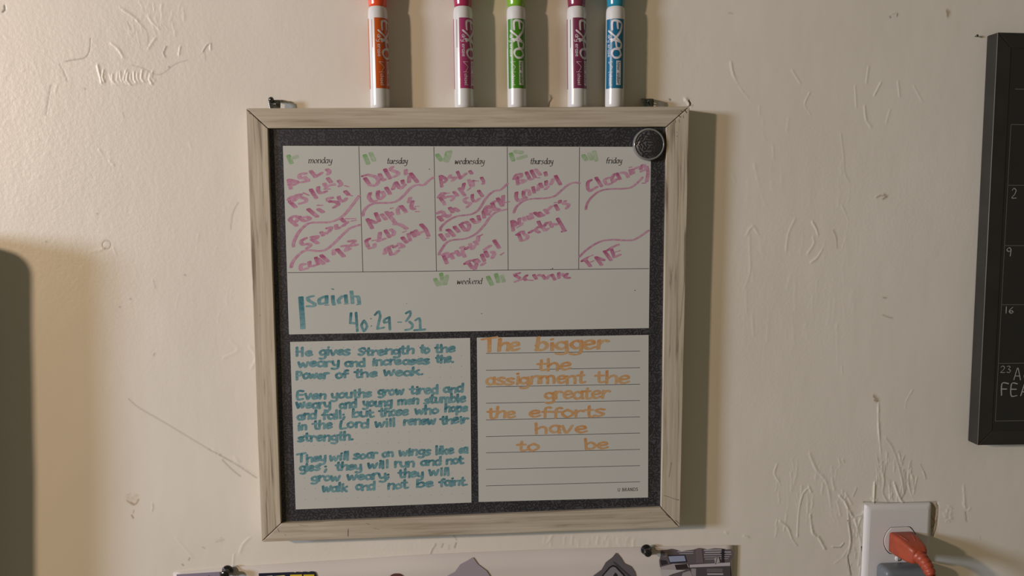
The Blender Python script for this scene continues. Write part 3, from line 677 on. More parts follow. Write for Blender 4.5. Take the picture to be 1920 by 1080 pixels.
traced(Z7, ["165,1070 210,970 330,870 480,835 700,825 850,790 960,700 1080,600 1190,560 1270,572"], M['pink'], panels[0], 5.2, 3.0, 10, .42, 'wavy_line')
pk(Z8, ["*135,490 155,650|*140,490 190,520 190,570", "260,450 250,540|~220,600 260,580", "^330,430 350,480|^280,560 300,530", "400,410 430,460", "^450,370 480,440", "*520,350 600,410 670,390", "*590,350 630,380", "690,300 740,360|^740,300 800,245", "*865,220 910,300|~850,180 880,175", "*945,150 935,180", "1030,155 1000,190|^1010,195 1090,215 1055,275",
        "*220,720 290,670|*250,720 290,820|320,670 330,700|^350,720 400,750 370,800 300,820", "*430,685 490,650", "*580,500 630,600|580,590 530,640 590,680", "*720,520 680,570|^660,600 690,650 740,620", "770,510 810,590|^830,540 890,550", "*905,450 1010,630|*990,665 1030,655"], 6.6, 3)
Z9 = (1080, 280, 9); Z10 = (1080, 400, 9)
pk(Z9, ["*250,520 200,560 200,660 240,705|^250,700 350,635", "*340,480 430,620", "^550,480 480,520 520,590 590,580", "650,420 605,490 630,550 680,510", "*690,410 740,500", "^760,395 830,400 880,465", "910,350 930,420|~900,305 940,300", "960,340 970,400", "^1000,320 1050,300", "*1120,270 1090,330|^1100,370 1180,330 1150,270", "1195,300 1215,400 1190,540|~1120,570 1170,570"], 6.2, 3.2)
traced(Z9, ["165,1010 190,910 270,800 400,705 560,670 780,665 930,640 1040,560 1120,475"], M['pink'], panels[0], 4.8, 3.0, 10, .42, 'wavy_line')
traced(Z10, ["60,730 150,640 300,530 450,465 620,445 800,455 960,450 1080,390 1220,290"], M['pink'], panels[0], 4.8, 3.2, 10, .45, 'wavy_line')
pk(Z10, ["*160,790 240,890|*105,805 180,755|~180,745 285,705|~230,830 300,800", "*335,740 430,870|*360,750 470,790", "*480,640 590,790", "*600,610 640,730|^650,740 740,700|*540,620 600,580|^600,575 710,530|~660,655 740,630"], 6.2, 3.2)
pk((800, 500, 6.62), ["1150,80 1090,95|*1100,110 1150,140|^1170,160 1100,185", "*1240,110 1210,140 1230,165|~1240,165 1320,170", "*1330,105 1360,150|1390,105 1420,110", "*1440,110 1470,150|^1490,150 1520,110", "*1555,100 1590,160", "*1640,80 1640,140", "1700,110 1680,90|*1740,90 1720,130 1770,140"], 6.2, 3)
Z11 = (540, 510, 6.857)
tl = lambda words, w, t, a=8: traced(Z11, words, M['teal'], panels[0], w, t, a, .55)
tl(["*165,325 190,690|^190,690 190,725"], 10.5, 3.5, 6)
tl(["^320,310 255,330 270,370 340,410 330,440 250,440", "470,315 405,350 410,410 470,400|*495,310 495,400|~480,425 520,425", "*575,310 580,390|^585,400 590,420|~565,215 585,225", "^700,310 650,360 660,400|*740,300 750,390|~730,412 775,408", "^815,250 830,400|^850,315 900,320 915,400|~890,420 930,415"], 7.5, 3.6, 6)
tl(["*810,530 800,640|800,655 860,660|*875,525 890,760", "*975,625 945,690 975,760|980,760 1015,700 990,640", "~1062,600 1070,600|~1068,697 1074,690", "*1120,550 1165,505 1185,560|1185,570 1150,720|^1150,730 1230,715", "*1300,580 1240,615 1240,650 1290,640|*1300,580 1310,740", "~1410,645 1460,645", "*1520,530 1565,505 1575,540|1570,560 1520,630|^1560,640 1600,680 1580,730 1510,745", "1640,620 1690,600 1700,730|1625,748 1760,740"], 5, 3.6, 20)
# green smudged dates
for wd in ("*541,293 546,305|^549,296 556,294", "*684,292 690,306|695,288 701,300", "*820,291 827,300|839,286 835,300|^844,285 838,302", "*958,289 962,300|^966,284 978,286|^972,297 985,293", "1094,292 1099,299|^1105,289 1109,298|^1114,285 1118,300"):
    traced((0, 0, 1), [wd], M['green'], panels[0], 8.5, 6, 12, .5, 'smudged_date')
traced((0, 0, 1), ["816,524 821,534|*827,514 829,524|838,518 834,532|^828,527 825,533", "*915,520 922,533|*930,515 934,528|^941,518 944,527"], M['green'], panels[0], 8.5, 6, 12, .5, 'smudged_date')
b = MB()
for x, y, s in ((805, 317, 1), (1190.5, 544.5, 1), (903, 588, .9), (762, 569, .7), (1036, 503.5, 1.2), (1033, 505, 1)):
    X0, Z0 = P2(x, y, DI); b.poly([(X0+s*PX*math.cos(k), -DI-.0001, Z0+s*PX*math.sin(k)) for k in (0, 1.05, 2.1, 3.14, 4.2, 5.2)])
b.build('ink_speck', M['rule'], panels[0])

# words set with the stroke alphabet
def hand(text, x0, x1, b0, b1, xh, parent, material, nbw, nbt, ang, slant=.03, base=.5, step=1.4):
    st, W_ = glyphs(text, 1.6, .55); b = MB(); sc = (x1-x0)/W_; LAYER[0] = rnd.randrange(0, 60)
    for s in st:
        dark = base+rnd.uniform(-.25, .3)
        jx = rnd.uniform(-.5, .5); jy = rnd.uniform(-.5, .5)
        pts = []
        for x, y in s:
            px_ = x0+(x+jx)*sc+(y+jy)*xh/10*slant; py_ = b0+(b1-b0)*(x/W_)-(y+jy)*xh/10
            pts.append(P2(px_, py_, DI))
        pen(b, pts, nib(nbw*PX, nbt*PX, ang), onpanel, step*PX, dark)
    return b.build('handwritten_word', material, parent)
def block(org, rows, xh, parent, material, nbw, nbt, ang, base, slope, pad):
    ox, oy, sc = org
    for t, a, c, bl in rows:
        x0 = ox+a/sc+pad; x1 = ox+c/sc-pad; y0 = oy+bl/sc-1.5
        hand(t, x0, x1, y0, y0+slope*(x1-x0), xh, parent, material, nbw, nbt, ang, base=base)
T = lambda org, rows: block(org, rows, 9.2, panels[1], M['teal'], 5.2, 3.8, 18, .68, -.03, 3.2)
T((545, 635, 5.647), [('He', 40, 240, 190), ('gives', 285, 640, 187), ('Strength', 690, 1310, 185), ('to', 1350, 1480, 160), ('the', 1510, 1750, 155),
    ('weary', 60, 520, 310), ('and', 555, 800, 305), ('increases', 845, 1480, 292), ('the.', 1520, 1740, 265), ('Power', 40, 410, 435), ('of', 460, 620, 425), ('the', 655, 920, 418), ('weak.', 965, 1420, 402)])
T((545, 715, 5.647), [('Even', 50, 380, 200), ('youths', 410, 865, 188), ('grow', 905, 1210, 152), ('tired', 1245, 1570, 142), ('and', 1600, 1830, 125), ('weary', 40, 430, 295), ('and', 500, 705, 292), ('young', 745, 1080, 275), ('men', 1115, 1365, 252), ('stumble', 1395, 1860, 240),
    ('and', 50, 275, 412), ('fall;', 315, 595, 408), ('but', 630, 890, 388), ('those', 920, 1255, 375), ('who', 1300, 1575, 355), ('hope', 1610, 1885, 332),
    ('in', 60, 180, 525), ('the', 220, 450, 508), ('Lord', 505, 830, 505), ('will', 870, 1120, 492), ('renew', 1175, 1545, 470), ('their', 1570, 1885, 458), ('strength.', 60, 680, 645)])
T((545, 830, 5.647), [('They', 50, 380, 212), ('will', 390, 630, 197), ('soar', 650, 930, 178), ('on', 950, 1100, 160), ('wings', 1120, 1490, 147), ('like', 1515, 1740, 130), ('ea', 1765, 1885, 122),
    ('gles ;', 80, 400, 308), ('they', 455, 760, 298), ('will', 795, 1045, 282), ('run', 1085, 1320, 268), ('and', 1355, 1600, 252), ('not', 1625, 1840, 238),
    ('grow', 195, 535, 418), ('weary;', 575, 1065, 402), ('they', 1125, 1410, 380), ('will', 1445, 1700, 360), ('walk', 310, 610, 528), ('and', 670, 900, 512), ('not', 1005, 1250, 498), ('be', 1310, 1515, 475), ('faint.', 1555, 1885, 468)])
O = lambda org, rows, xh, w: block(org, rows, xh, panels[2], M['orange'], w, 3.8, 12, .45, -.02, 3)
O((890, 620, 5.818), [('The', 60, 495, 235), ('bigger', 640, 1450, 222)], 15, 8)
O((890, 620, 5.818), [('the', 660, 1055, 440), ('assignment', 105, 1200, 600), ('the', 1300, 1690, 580)], 13, 6.1)
O((890, 720, 5.818), [('greater', 745, 1470, 175), ('the', 125, 450, 380), ('efforts', 575, 1425, 375), ('have', 640, 1230, 548), ('to', 445, 700, 735), ('be', 1180, 1460, 715)], 12.5, 5.9)

# ------------------------------------------------------------------ round magnet on the board
mc = P2(1217.5, 270.5, DP+.006)
mg = thing('round_magnet', (mc[0], -DP, mc[1]), 'round glass-edged magnet with dark leaf print in the upper right corner of the planner', 'magnet')
b = MB(); rr = .0150
lathe(b, [(0.0005, DP+.0006), (rr*.96, DP+.0006), (rr, DP+.0014), (rr*1.0, DP+.0045), (rr*.97, DP+.0058), (rr*.92, DP+.0064), (rr*.885, DP+.0062), (rr*.87, DP+.0057)], (mc[0], 0, mc[1]), 'Y', 56)
b.build('clear_rim', M['rim'], mg, label='pale shiny rim')
b = MB(); lathe(b, [(rr*.885, DP+.0050), (rr*.87, DP+.0056), (.0002, DP+.0058)], (mc[0], 0, mc[1]), 'Y', 48); fc = b.build('printed_face', M['face'], mg)
b = MB()
leaf_pattern(b, lambda x, z: math.hypot(x-mc[0], z-mc[1]) < rr*.80, mc[0]-rr, mc[0]+rr, mc[1]-rr, mc[1]+rr, 6.2*PX, lambda x, z: (x, -(DP+.00592), z), 9.8*PX)
tag(b.build('leaf_print', M['leaf'], fc), kind='stuff')

# ------------------------------------------------------------------ dry erase markers on top of the frame
ztop = lambda x: OUT[0][1]+(OUT[1][1]-OUT[0][1])*(x-OUT[0][0])/(OUT[1][0]-OUT[0][0])
ZT = .20365; DM = .0118; RM = .0089
def marker(bx, tx, ztop_py, col, capcol, redge, label, zdeg=0):
    """bx,tx: pixel centre at the foot and at the shoulder; redge: angle in degrees of the label's right edge"""
    p0 = P(bx, 200, DM); p1 = P(tx, 34, DM); lean = (p1[0]-p0[0])/(p1[2]-p0[2])
    z0 = ztop(p0[0])+.00015
    t = thing('dry_erase_marker', (p0[0], -DM, z0), label, 'marker', 'markers standing on the planner frame')
    ax = lambda h: (p0[0]+lean*h, -DM)
    zl0 = P(bx, 168, DM)[2]-z0; zl1 = P(tx, ztop_py, DM)[2]-z0; zs = P(tx, 14, DM)[2]-z0
    b = MB(); lathe(b, [(.0004, 0), (RM*.93, 0), (RM*.97, .0006), (RM, .003), (RM, zs-.007), (RM*.985, zs-.0045), (RM*.95, zs-.0022), (RM*.88, zs-.0006), (RM*.8, zs), (.001, zs)], (p0[0], -DM, z0), 'Z', 48, (lean, 0))
    br = b.build('barrel', M['plastic'], t)
    b = MB(); lathe(b, [(RM*.80, zs-.0003), (RM*.87, zs+.0002), (RM*.90, zs+.002), (RM*.96, zs+.009), (RM*1.0, zs+.018), (RM*1.0, zs+.040), (RM*.9, zs+.046), (RM*.6, zs+.049), (.001, zs+.050)], (p0[0], -DM, z0), 'Z', 48, (lean, 0))
    cm = mat('cap_plastic', capcol, .25, coat=.4); b.build('cap', cm, t)
    lm = mat('label_colour', col, .3, coat=.3)
    def cyl(ang, h, r): # ang degrees from front (towards viewer), positive to the right
        a = math.radians(ang); cx, cy_ = ax(h); return (cx+r*math.sin(a), cy_-r*math.cos(a), z0+h)
    b = MB()
    for a0, a1 in ((redge-125, redge), (redge-125-185, redge-170)):
        n = 24; b.grid([[cyl(a0+(a1-a0)*i/n, h, RM+.00008) for i in range(n+1)] for h in (zl0, (zl0+zl1)/2, zl1)])
    b.build('label', lm, br)
    # lettering: text runs downwards, letter tops point right
    def letters(text, y0, y1, a_base, a_top, nibw, nibt, name, colr, slant=.15, H=15, step=.9, gap=2.4):
        h0 = P(bx, y0, DM)[2]-z0; h1 = P(bx, y1, DM)[2]-z0
        st, W_ = glyphs(text, gap); b = MB()
        mp = lambda u, v, l: cyl(math.degrees(v/RM)+a_base, h0-u, RM+.00016+(l % 300)*3e-7)
        arc = math.radians(a_top-a_base)*RM
        for s in st: pen(b, [((x+y*slant)/(W_+2)*(h0-h1), y/H*arc) for x, y in s], nib(nibw*PX, nibt*PX, 30, 6), mp, step*PX)
        return b.build(name, colr, br)
    wl = mat('white_lettering', (.60, .57, .56, 1), .4)
    def logo():
        h0 = P(bx, 43, DM)[2]-z0; h1 = P(bx, 113, DM)[2]-z0; b = MB(); arc = math.radians(56)*RM; LAYER[0] = 0
        mp = lambda u, v, l: cyl(math.degrees(v/RM)+redge-80, h0-u, RM+.00016+(l % 300)*3e-7)
        for st in ("9,14 2,15 0,1 8,0|1,8 7,9|9,-6 13,2 19,13|9.5,14 15,7 19,-1|17,-2 20,14 25,14 25,8 19,6|31,15 26.5,11 26.5,3 30,0 34,4 34,11 31,15").split('|'):
            pen(b, [(float(a.split(',')[0])/35*(h0-h1), float(a.split(',')[1])/15*arc) for a in st.split()], nib(4.0*PX, 3.1*PX, 30, 6), mp, .9*PX)
        return b.build('brand_lettering', wl, br)
    logo()
    letters('dry erase', 68, 110, redge-108, redge-93, .9, .8, 'small_lettering', wl, 0, 12)
    letters('chisel', 141, 163, redge-96, redge-82, .9, .8, 'small_lettering', wl, 0, 12)
    b = MB(); q = lambda y, a: cyl(a, P(bx, y, DM)[2]-z0, RM+.00014)
    a0, a1 = redge-53, redge-24
    b.grid([[q(y, a0+(a1-a0)*i/6) for i in range(7)] for y in (117, 162)]); b.build('white_box', wl, br)
    letters('low odor', 119, 161, redge-47, redge-30, 1.2, 1.0, 'small_lettering', lm, 0, 16)
    b = MB()   # small pictogram frame
    mp = lambda u, v, l: cyl(math.degrees(v/RM), u, RM+.00018+(l % 300)*3e-7)
    hh = [P(bx, y, DM)[2]-z0 for y in (119, 138)]; aa = [math.radians(redge-103)*RM, math.radians(redge-74)*RM]
    for s in ([(hh[0], aa[0]), (hh[0], aa[1])], [(hh[1], aa[0]), (hh[1], aa[1])], [(hh[0], aa[0]), (hh[0]*.5+hh[1]*.5, aa[1])], [(hh[0]*.5+hh[1]*.5, aa[1]), (hh[1], aa[0]*.6+aa[1]*.4)]):
        pen(b, s, nib(.7*PX, .7*PX, 0, 6), mp, 1*PX)
    b.build('pictogram', wl, br)
    # thin line of small print in the white gap
    b = MB(); b.grid([[q(y, redge-143+i*1.6) for i in range(3)] for y in (40, 92)]); b.build('small_print', lm, br)
    return t
marker(713, 708.5, 37, srgb(186, 80, 12), srgb(228, 80, 36), -16+125, 'orange dry-erase marker with white barrel, leftmost on the planner frame')
marker(870.5, 868, 37, srgb(152, 50, 96), srgb(165, 42, 82), -24+125, 'bright magenta dry-erase marker, second from the left on the planner frame')
marker(969.5, 967.8, 39, srgb(60, 124, 16), srgb(120, 175, 45), -62+125, 'green dry-erase marker in the middle of the row on the planner frame')
marker(1082, 1081, 37, srgb(112, 40, 72), srgb(130, 45, 72), -32+125, 'dark maroon dry-erase marker between the green and the blue one')
marker(1152, 1154, 39, srgb(8, 98, 130), srgb(34, 134, 160), 50, 'blue dry-erase marker, rightmost of the markers on the planner frame')

# ------------------------------------------------------------------ hangers above the frame
def hanger(px, py, label, head):
    p = P(px, 203, .012); x = p[0]; ZT = ztop(x)
    t = thing('frame_hanger', (x, -.0005, ZT), label, 'hanger', 'metal hangers behind the top of the planner')
    def strip(prof, th, x0, x1, x2, name):   # profile in (depth, height), swept across x, narrower towards the front
        b = MB(); n = len(prof)
        for k in range(n-1):
            (d0, h0), (d1, h1) = prof[k], prof[k+1]; L_ = math.hypot(d1-d0, h1-h0); nd, nh = (h1-h0)/L_*th, -(d1-d0)/L_*th
            a0, c0 = (x0, x1) if k == 0 else (x0, x1)
            q = [(d0, h0), (d1, h1), (d1+nd, h1+nh), (d0+nd, h0+nh)]
            A = [(a0, -d, ZT+h) for d, h in q]; B = [(c0, -d, ZT+h) for d, h in q]
            nn = len(b.v); b.v += A+B; b.f += [[nn, nn+1, nn+2, nn+3], [nn+7, nn+6, nn+5, nn+4]]+[[nn+i, nn+4+i, nn+4+(i+1) % 4, nn+(i+1) % 4] for i in range(4)]; b.sm += [False]*6
        return b.build(name, M['zinc'], t, bevel=.0003)
    strip([(.0005, .0104), (.0105, .0086)], .0009, x-.0044, x+.0052, 0, 'bent_strap')
    b = MB(); prism(b, [(x-.0043, ZT+.0003), (x+.0050, ZT+.0003), (x+.0054, ZT+.0066), (x+.0046, ZT+.0088), (x-.0048, ZT+.0084), (x-.0054, ZT+.0060)], .0100, .0112)
    b.build('front_tab', M['zinc'], t, bevel=.0004)
    b = MB(); tube(b, [(x-.0010, -.0110, ZT+.0046), (x+.0012, -.0125, ZT+.0052), (x+.0020, -.0125, ZT+.0030)], .0006, 8); b.build('wire', M['zinc'], t)
    hx_ = x-.0026 if head else x-.001
    b = MB(); hz_ = ZT+(.0088 if head else .0060); hr = .0026 if head else .0014
    lathe(b, [(.0006, .001), (.0006, .0118), (hr*.9, .0118), (hr, .0126), (hr*.8, .0138), (.0002, .0146)], (hx_, 0, hz_), 'Y', 20)
    b.build('nail', M['zinc'], t)
hanger(514.5, 190, 'small steel hanger sticking up over the top left of the planner frame', 1)
hanger(1216, 190, 'small steel hanger over the top right of the planner frame, beside the blue marker', 0)

# ------------------------------------------------------------------ nails in the wall
def nail(px, py, label, r):
    p = P(px, py, .003); t = thing('wall_nail', (p[0], -.0005, p[2]), label, 'nail')
    b = MB(); lathe(b, [(r*.4, -.001), (r*.4, .003)], (p[0], 0, p[2]), 'Y', 12); b.build('shank', M['zinc'], t)
    b = MB(); lathe(b, [(r*.4, .003), (r, .003), (r, .0036), (r*.8, .0040), (.0001, .0041)], (p[0], 0, p[2]), 'Y', 18); b.build('head', M['zinc'], t)
nail(1832, 67, 'small nail head in the wall at the top left corner of the black calendar', .0012)

# ------------------------------------------------------------------ black calendar on the right
DC = .016
cTL = P2(1871, 60.5, DC); cBL = P2(1833, 835, DC); W_ = .56
sl = math.tan(math.radians(-1.1))
cTL = (cTL[0], cTL[1]); cTR = (cTL[0]+W_, cTL[1]+W_*-.012); cBR = (cBL[0]+W_, cBL[1]+W_*-.012)
cal = thing('wall_calendar', (cTL[0]+W_/2, 0, cBL[1]), 'black framed chalkboard calendar with white grid at the right edge of the wall', 'calendar')
CO = [cTL, cTR, cBR, cBL]; fw = .0145
CI = [(cTL[0]+fw, cTL[1]-fw), (cTR[0]-fw, cTR[1]-fw), (cBR[0]-fw, cBR[1]+fw), (cBL[0]+fw, cBL[1]+fw)]
for i in range(4):
    j = (i+1) % 4; b = MB(); a0, a1, c1, c0 = CO[i], CO[j], CI[j], CI[i]
    def sh2(p, q, k):
        L_ = math.hypot(q[0]-p[0], q[1]-p[1]); return (p[0]+(q[0]-p[0])*k/L_, p[1]+(q[1]-p[1])*k/L_)
    prism(b, [sh2(a0, a1, .0002), sh2(a1, a0, .0002), sh2(c1, c0, .0002), sh2(c0, c1, .0002)], .0006, DC)
    fr = b.build('frame_rail', M['black'], cal, bevel=.0007, seg=2)
    if i == 3:
        e = MB(); tube(e, [(a0[0]+.00012, -DC+.00012, a0[1]+.0005), (a1[0]+.00012, -DC+.00012, a1[1]-.0005)], .00042, 8); e.build('worn_edge', M['edge'], fr, label='paler worn front edge')
b = MB(); DS = DC-.0006
prism(b, [(CI[0][0]-.003, CI[0][1]+.003), (CI[1][0]+.003, CI[1][1]+.003), (CI[2][0]+.003, CI[2][1]-.003), (CI[3][0]-.003, CI[3][1]-.003)], .003, DS)
slate = b.build('writing_board', M['slate'], cal)
vx0 = P2(1895.5, 233, DS); vx1 = P2(1866, 790, DS)
def cl(p, q, wd=.00055):
    b = MB(); L_ = math.hypot(q[0]-p[0], q[1]-p[1]); nx, nz = -(q[1]-p[1])/L_*wd/2, (q[0]-p[0])/L_*wd/2; d = DS+.0001
    b.poly([(p[0]+nx, -d, p[1]+nz), (p[0]-nx, -d, p[1]-nz), (q[0]-nx, -d, q[1]-nz), (q[0]+nx, -d, q[1]+nz)]); b.build('grid_line', M['chalkline'], slate)
cl(vx0, vx1)
for yl_ in (233.5, 347.5, 460.5, 571.5, 681.5, 789.5):
    k = (yl_-233)/(790-233); x = 1895.5+(1866-1895.5)*k; p = P2(x, yl_, DS); cl(p, (p[0]+.492, p[1]-.0035))
for c in range(1, 8):
    cl((vx0[0]+.0703*c, vx0[1]-.0005*c), (vx1[0]+.0703*c, vx1[1]-.0005*c))
p = P2(1903, 167, DS); cl(p, (p[0]+.47, p[1]-.003))
def chalk(text, x0, x1, base, h, w, slope=.02):
    st, W2 = glyphs(text, 3); b = MB(); sc = (x1-x0)/W2
    mp = lambda x, z, l: (x, -(DS+.0002+(l % 400)*6e-7), z)
    for s in st:
        pen(b, [P2(x0+x*sc+y*h/15*.05, base+slope*x*sc-y*h/15, DS) for x, y in s], nib(w*PX, w*.7*PX, 30, 6), mp, .9*PX)
    b.build('chalk_word', M['chalk'], slate)
chalk('2', 1896, 1905, 371, 18, 1.7); chalk('9', 1886, 1896, 480, 16, 1.9); chalk('16', 1884, 1900, 587, 12, 2.0); chalk('23', 1875, 1894, 698, 12, 1.5)
chalk('Add', 1899, 1945, 712, 22, 2.0); chalk('FEAR', 1876, 1948, 741, 22, 2.6)

# ------------------------------------------------------------------ outlet with plug and adapter
D0 = .0055
pTL = P2(1622.5, 944, D0*.6); pTR = P2(1747, 945.5, D0*.6)
ox, oz = (pTL[0]+pTR[0])/2, (pTL[1]+pTR[1])/2
hw = (pTR[0]-pTL[0])/2; hgt = .114
rot = math.atan2(pTR[1]-pTL[1], pTR[0]-pTL[0])
out = thing('wall_outlet', (ox, 0, oz-hgt), 'white duplex wall outlet at the lower right with an orange plug in it', 'outlet')
def rrect(x0, x1, z0, z1, r, n=5):
    pts = []
    for cx, cz, a0 in ((x1-r, z1-r, 0), (x0+r, z1-r, 90), (x0+r, z0+r, 180), (x1-r, z0+r, 270)):
        for k in range(n+1):
            a = math.radians(a0+90*k/n); pts.append((cx+r*math.cos(a), cz+r*math.sin(a)))
    return pts
def rec_outline(cx, cz, s=1.0, n=40):
    pts = []
    for k in range(n):
        a = 2*math.pi*k/n; x = .0172*s*math.cos(a); z = max(-.0142*s, min(.0142*s, .0172*s*math.sin(a))); pts.append((cx+x, cz+z))
    return pts
rc = P2(1687.5, 1013, D0); rcx, rcz = rc
hx = [rcx, rcx]; hz = [rcz, rcz-.0389]
# cover plate: bevelled slab with the two openings as recessed wells
b = MB()
x0, x1, z1, z0 = ox-hw, ox+hw, oz, oz-hgt
rows = [[(x, -d, z) for x, z in rrect(x0+i, x1-i, z0+i, z1-i, r)] for i, d, r in ((0, .0008, .002), (0, .0026, .002), (.0012, .0042, .0025), (.0032, .0052, .003), (.0050, D0, .003))]
b.grid(rows, closed=True)
# flat front with openings: fan strips
def front_with_hole():
    outer = [(x, z) for x, z in rrect(x0+.005, x1-.005, z0+.005, z1-.005, .003)]
    zm = (hz[0]+hz[1])/2
    for k, (cx, cz) in enumerate(zip(hx, hz)):
        hl = rec_outline(cx, cz, 1.03)
        lo, hi_ = (zm, z1-.005) if k == 0 else (z0+.005, zm)
        xl, xr = x0+.005, x1-.005
        ring = []
        for x, z in hl:
            dx, dz = x-cx, z-cz; t = min((xr-cx)/dx if dx > 1e-9 else 1e9, (xl-cx)/dx if dx < -1e-9 else 1e9, (hi_-cz)/dz if dz > 1e-9 else 1e9, (lo-cz)/dz if dz < -1e-9 else 1e9)
            ring.append((cx+dx*t, cz+dz*t))
        n = len(hl)
        for i in range(n):
            j = (i+1) % n
            r0, r1 = ring[i], ring[j]
            pts = [(hl[i][0], -D0, hl[i][1]), (r0[0], -D0, r0[1])]
            if abs(r0[0]-r1[0]) > 1e-6 and abs(r0[1]-r1[1]) > 1e-6:
                cxn = xr if max(r0[0], r1[0]) > xr-1e-6 else xl; czn = hi_ if max(r0[1], r1[1]) > hi_-1e-6 else lo
                pts.append((cxn, -D0, czn))
            pts += [(r1[0], -D0, r1[1]), (hl[j][0], -D0, hl[j][1])]
            b.poly(pts[::-1])
            b.poly([(hl[i][0], -D0, hl[i][1]), (hl[j][0], -D0, hl[j][1]), (hl[j][0], -.0030, hl[j][1]), (hl[i][0], -.0030, hl[i][1])])
front_with_hole()
b.build('cover_plate', M['outlet'], out)
for cx, cz in zip(hx, hz):
    b = MB(); prism(b, rec_outline(cx, cz, .975), .0012, D0+.0002); rb = b.build('receptacle', M['outlet'], out, bevel=.0005)
    for sx in (-.0064, .0064):
        b = MB(); prism(b, [(cx+sx-.0009, cz+.000), (cx+sx+.0009, cz+.000), (cx+sx+.0009, cz+.0080), (cx+sx-.0009, cz+.0080)], D0, D0+.0003); b.build('slot', M['slot'], rb)
b = MB(); sx_, sz_ = P2(1684.5, 1047.5, D0+.001); lathe(b, [(.0032, D0-.0005), (.0032, D0+.0004), (.0026, D0+.0011), (.0010, D0+.0014), (.0001, D0+.0014)], (sx_, 0, sz_), 'Y', 24)
sc_ = b.build('screw', M['outlet'], out)
b = MB(); prism(b, [(sx_-.0003, sz_-.0026), (sx_+.0003, sz_-.0026), (sx_+.0003, sz_+.0026), (sx_-.0003, sz_+.0026)], D0+.0010, D0+.00145); b.build('screw_slot', M['slot'], sc_)

def section(cx, cz, d, w2, h2, r, n=6, cant=0.0):
    return [(x, -d, z) for x, z in rrect(cx-w2, cx+w2, cz-h2, cz+h2, r, n)]
pg = thing('orange_plug', (rcx, -.0062, rcz), 'orange extension-cord plug pushed into the upper socket of the outlet', 'plug')
b = MB(); D1 = D0+.0006
zc = rcz-.0010
b.grid([section(rcx, zc, D1, .0118, .0100, .002), section(rcx, zc, D1+.0012, .0126, .0108, .003), section(rcx+.0003, zc, .016, .0124, .0106, .003), section(rcx+.0006, zc-.0004, .024, .0112, .0100, .003), section(rcx+.001, zc-.001, .032, .0102, .0090, .003), section(rcx+.001, zc-.0014, .0375, .0080, .0078, .003), section(rcx+.001, zc-.0016, .0392, .0060, .0060, .0025)], closed=True, capa=True, capb=True)
pbdy = b.build('plug_body', M['cord'], pg)
b = MB()   # raised finger grip on top
for sgn in (-1, 1):
    tube(b, [(rcx+sgn*.0075, -.010, zc+.0106), (rcx+sgn*.0062, -.018, zc+.0105), (rcx+sgn*.0035, -.026, zc+.0091)], .0006, 8)
b.build('grip_ridge', M['cord'], pbdy)
b = MB(); path = []; rads = []
for k in range(41):
    t = k/40; d = .0375+.024*t-.004*t*t; z = zc-.0016-.010*t*t; x = rcx+.001+.0004*t
    path.append((x, -d, z)); ph = (t*5) % 1
    rads.append((.0068-.0016*t)*(1.0 if ph < .62 else .82))
tube(b, path, rads, 20); b.build('strain_relief', M['cord'], pg)
b = MB(); x, y, z = path[-1]
tube(b, [(x, y+.002, z+.001), (x+.0002, y-.0045, z-.006), (x+.0006, y-.0062, z-.016), (x+.001, y-.006, z-.05), (x+.004, y-.004, z-.12), (x+.006, y+.010, z-.25)], .0040, 16)
b.build('cord', M['cord'], pg)
ad_ = thing('power_adapter', (hx[1], -.0062, hz[1]), 'grey-blue power adapter in the lower socket of the outlet, below the orange plug', 'adapter')
b = MB()
tz = P2(1690, 1054, .008)[1]; axl = P2(1644, 1070, .008)[0]; axr = axl+.052; azl = tz-.060
rows = []
for i, d, r in ((.0020, .0062, .004), (.0004, .0075, .005), (0, .010, .005), (0, .020, .005), (.0006, .0232, .005), (.0022, .0252, .0045), (.005, .026, .004)):
    rows.append([(x, -d, z) for x, z in rrect(axl+i, axr-i, azl+i, tz-i, r, 6)])
b.grid(rows, closed=True, capa=True, capb=True); b.build('adapter_body', M['adapter'], ad_)

# ------------------------------------------------------------------ poster under the board
DQ = .0016
top_px = [(325, 1073.5), (420, 1064), (520, 1057), (620, 1051), (690, 1046.5), (770, 1041), (850, 1037.2), (950, 1033), (1050, 1029.5), (1160, 1026.5), (1280, 1023.8), (1376.5, 1022)]
def poster_pt(u, v):
    """u 0..1 along the top edge, v metres down"""
    k = u*(len(top_px)-1); i = min(int(k), len(top_px)-2); f = k-i
    px_, py_ = top_px[i][0]*(1-f)+top_px[i+1][0]*f, top_px[i][1]*(1-f)+top_px[i+1][1]*f
    d = DQ+.0007*math.sin(u*9)**2+.0012*max(0, (u-.93)/.07)**2*(1)
    x, z = P2(px_, py_, d); return (x, -d, z-v)
b = MB(); nu = 66
b.grid([[poster_pt(i/nu, v) for i in range(nu+1)] for v in (0, .02, .06, .12, .20)])
top = thing('paper_poster', (0, 0, P2(850, 1037, 0)[1]-.2), 'wide white laminated poster pinned below the planner, only its top strip visible', 'poster')
sheet = b.build('paper_sheet', M['poster'], top)
sol = sheet.modifiers.new('thickness', 'SOLIDIFY'); sol.thickness = .0004; sol.offset = -1
def cut(name, polys, label, d0=.0034):
    b = MB()
    for k, (pts, col) in enumerate(polys):
        d = d0+k*.00004
        W = [P2(x, y, d) for x, y in pts]
        ar = sum(W[i][0]*W[(i+1) % len(W)][1]-W[(i+1) % len(W)][0]*W[i][1] for i in range(len(W)))
        if ar < 0: W.reverse()
        b.poly([(x, -d, z) for x, z in W], srgb(*col))
    return b.build(name, M['printed'], top, label=label)
def q4(x0, y0, x1, y1): return [(x0, y0), (x1, y0), (x1, y1), (x0, y1)]
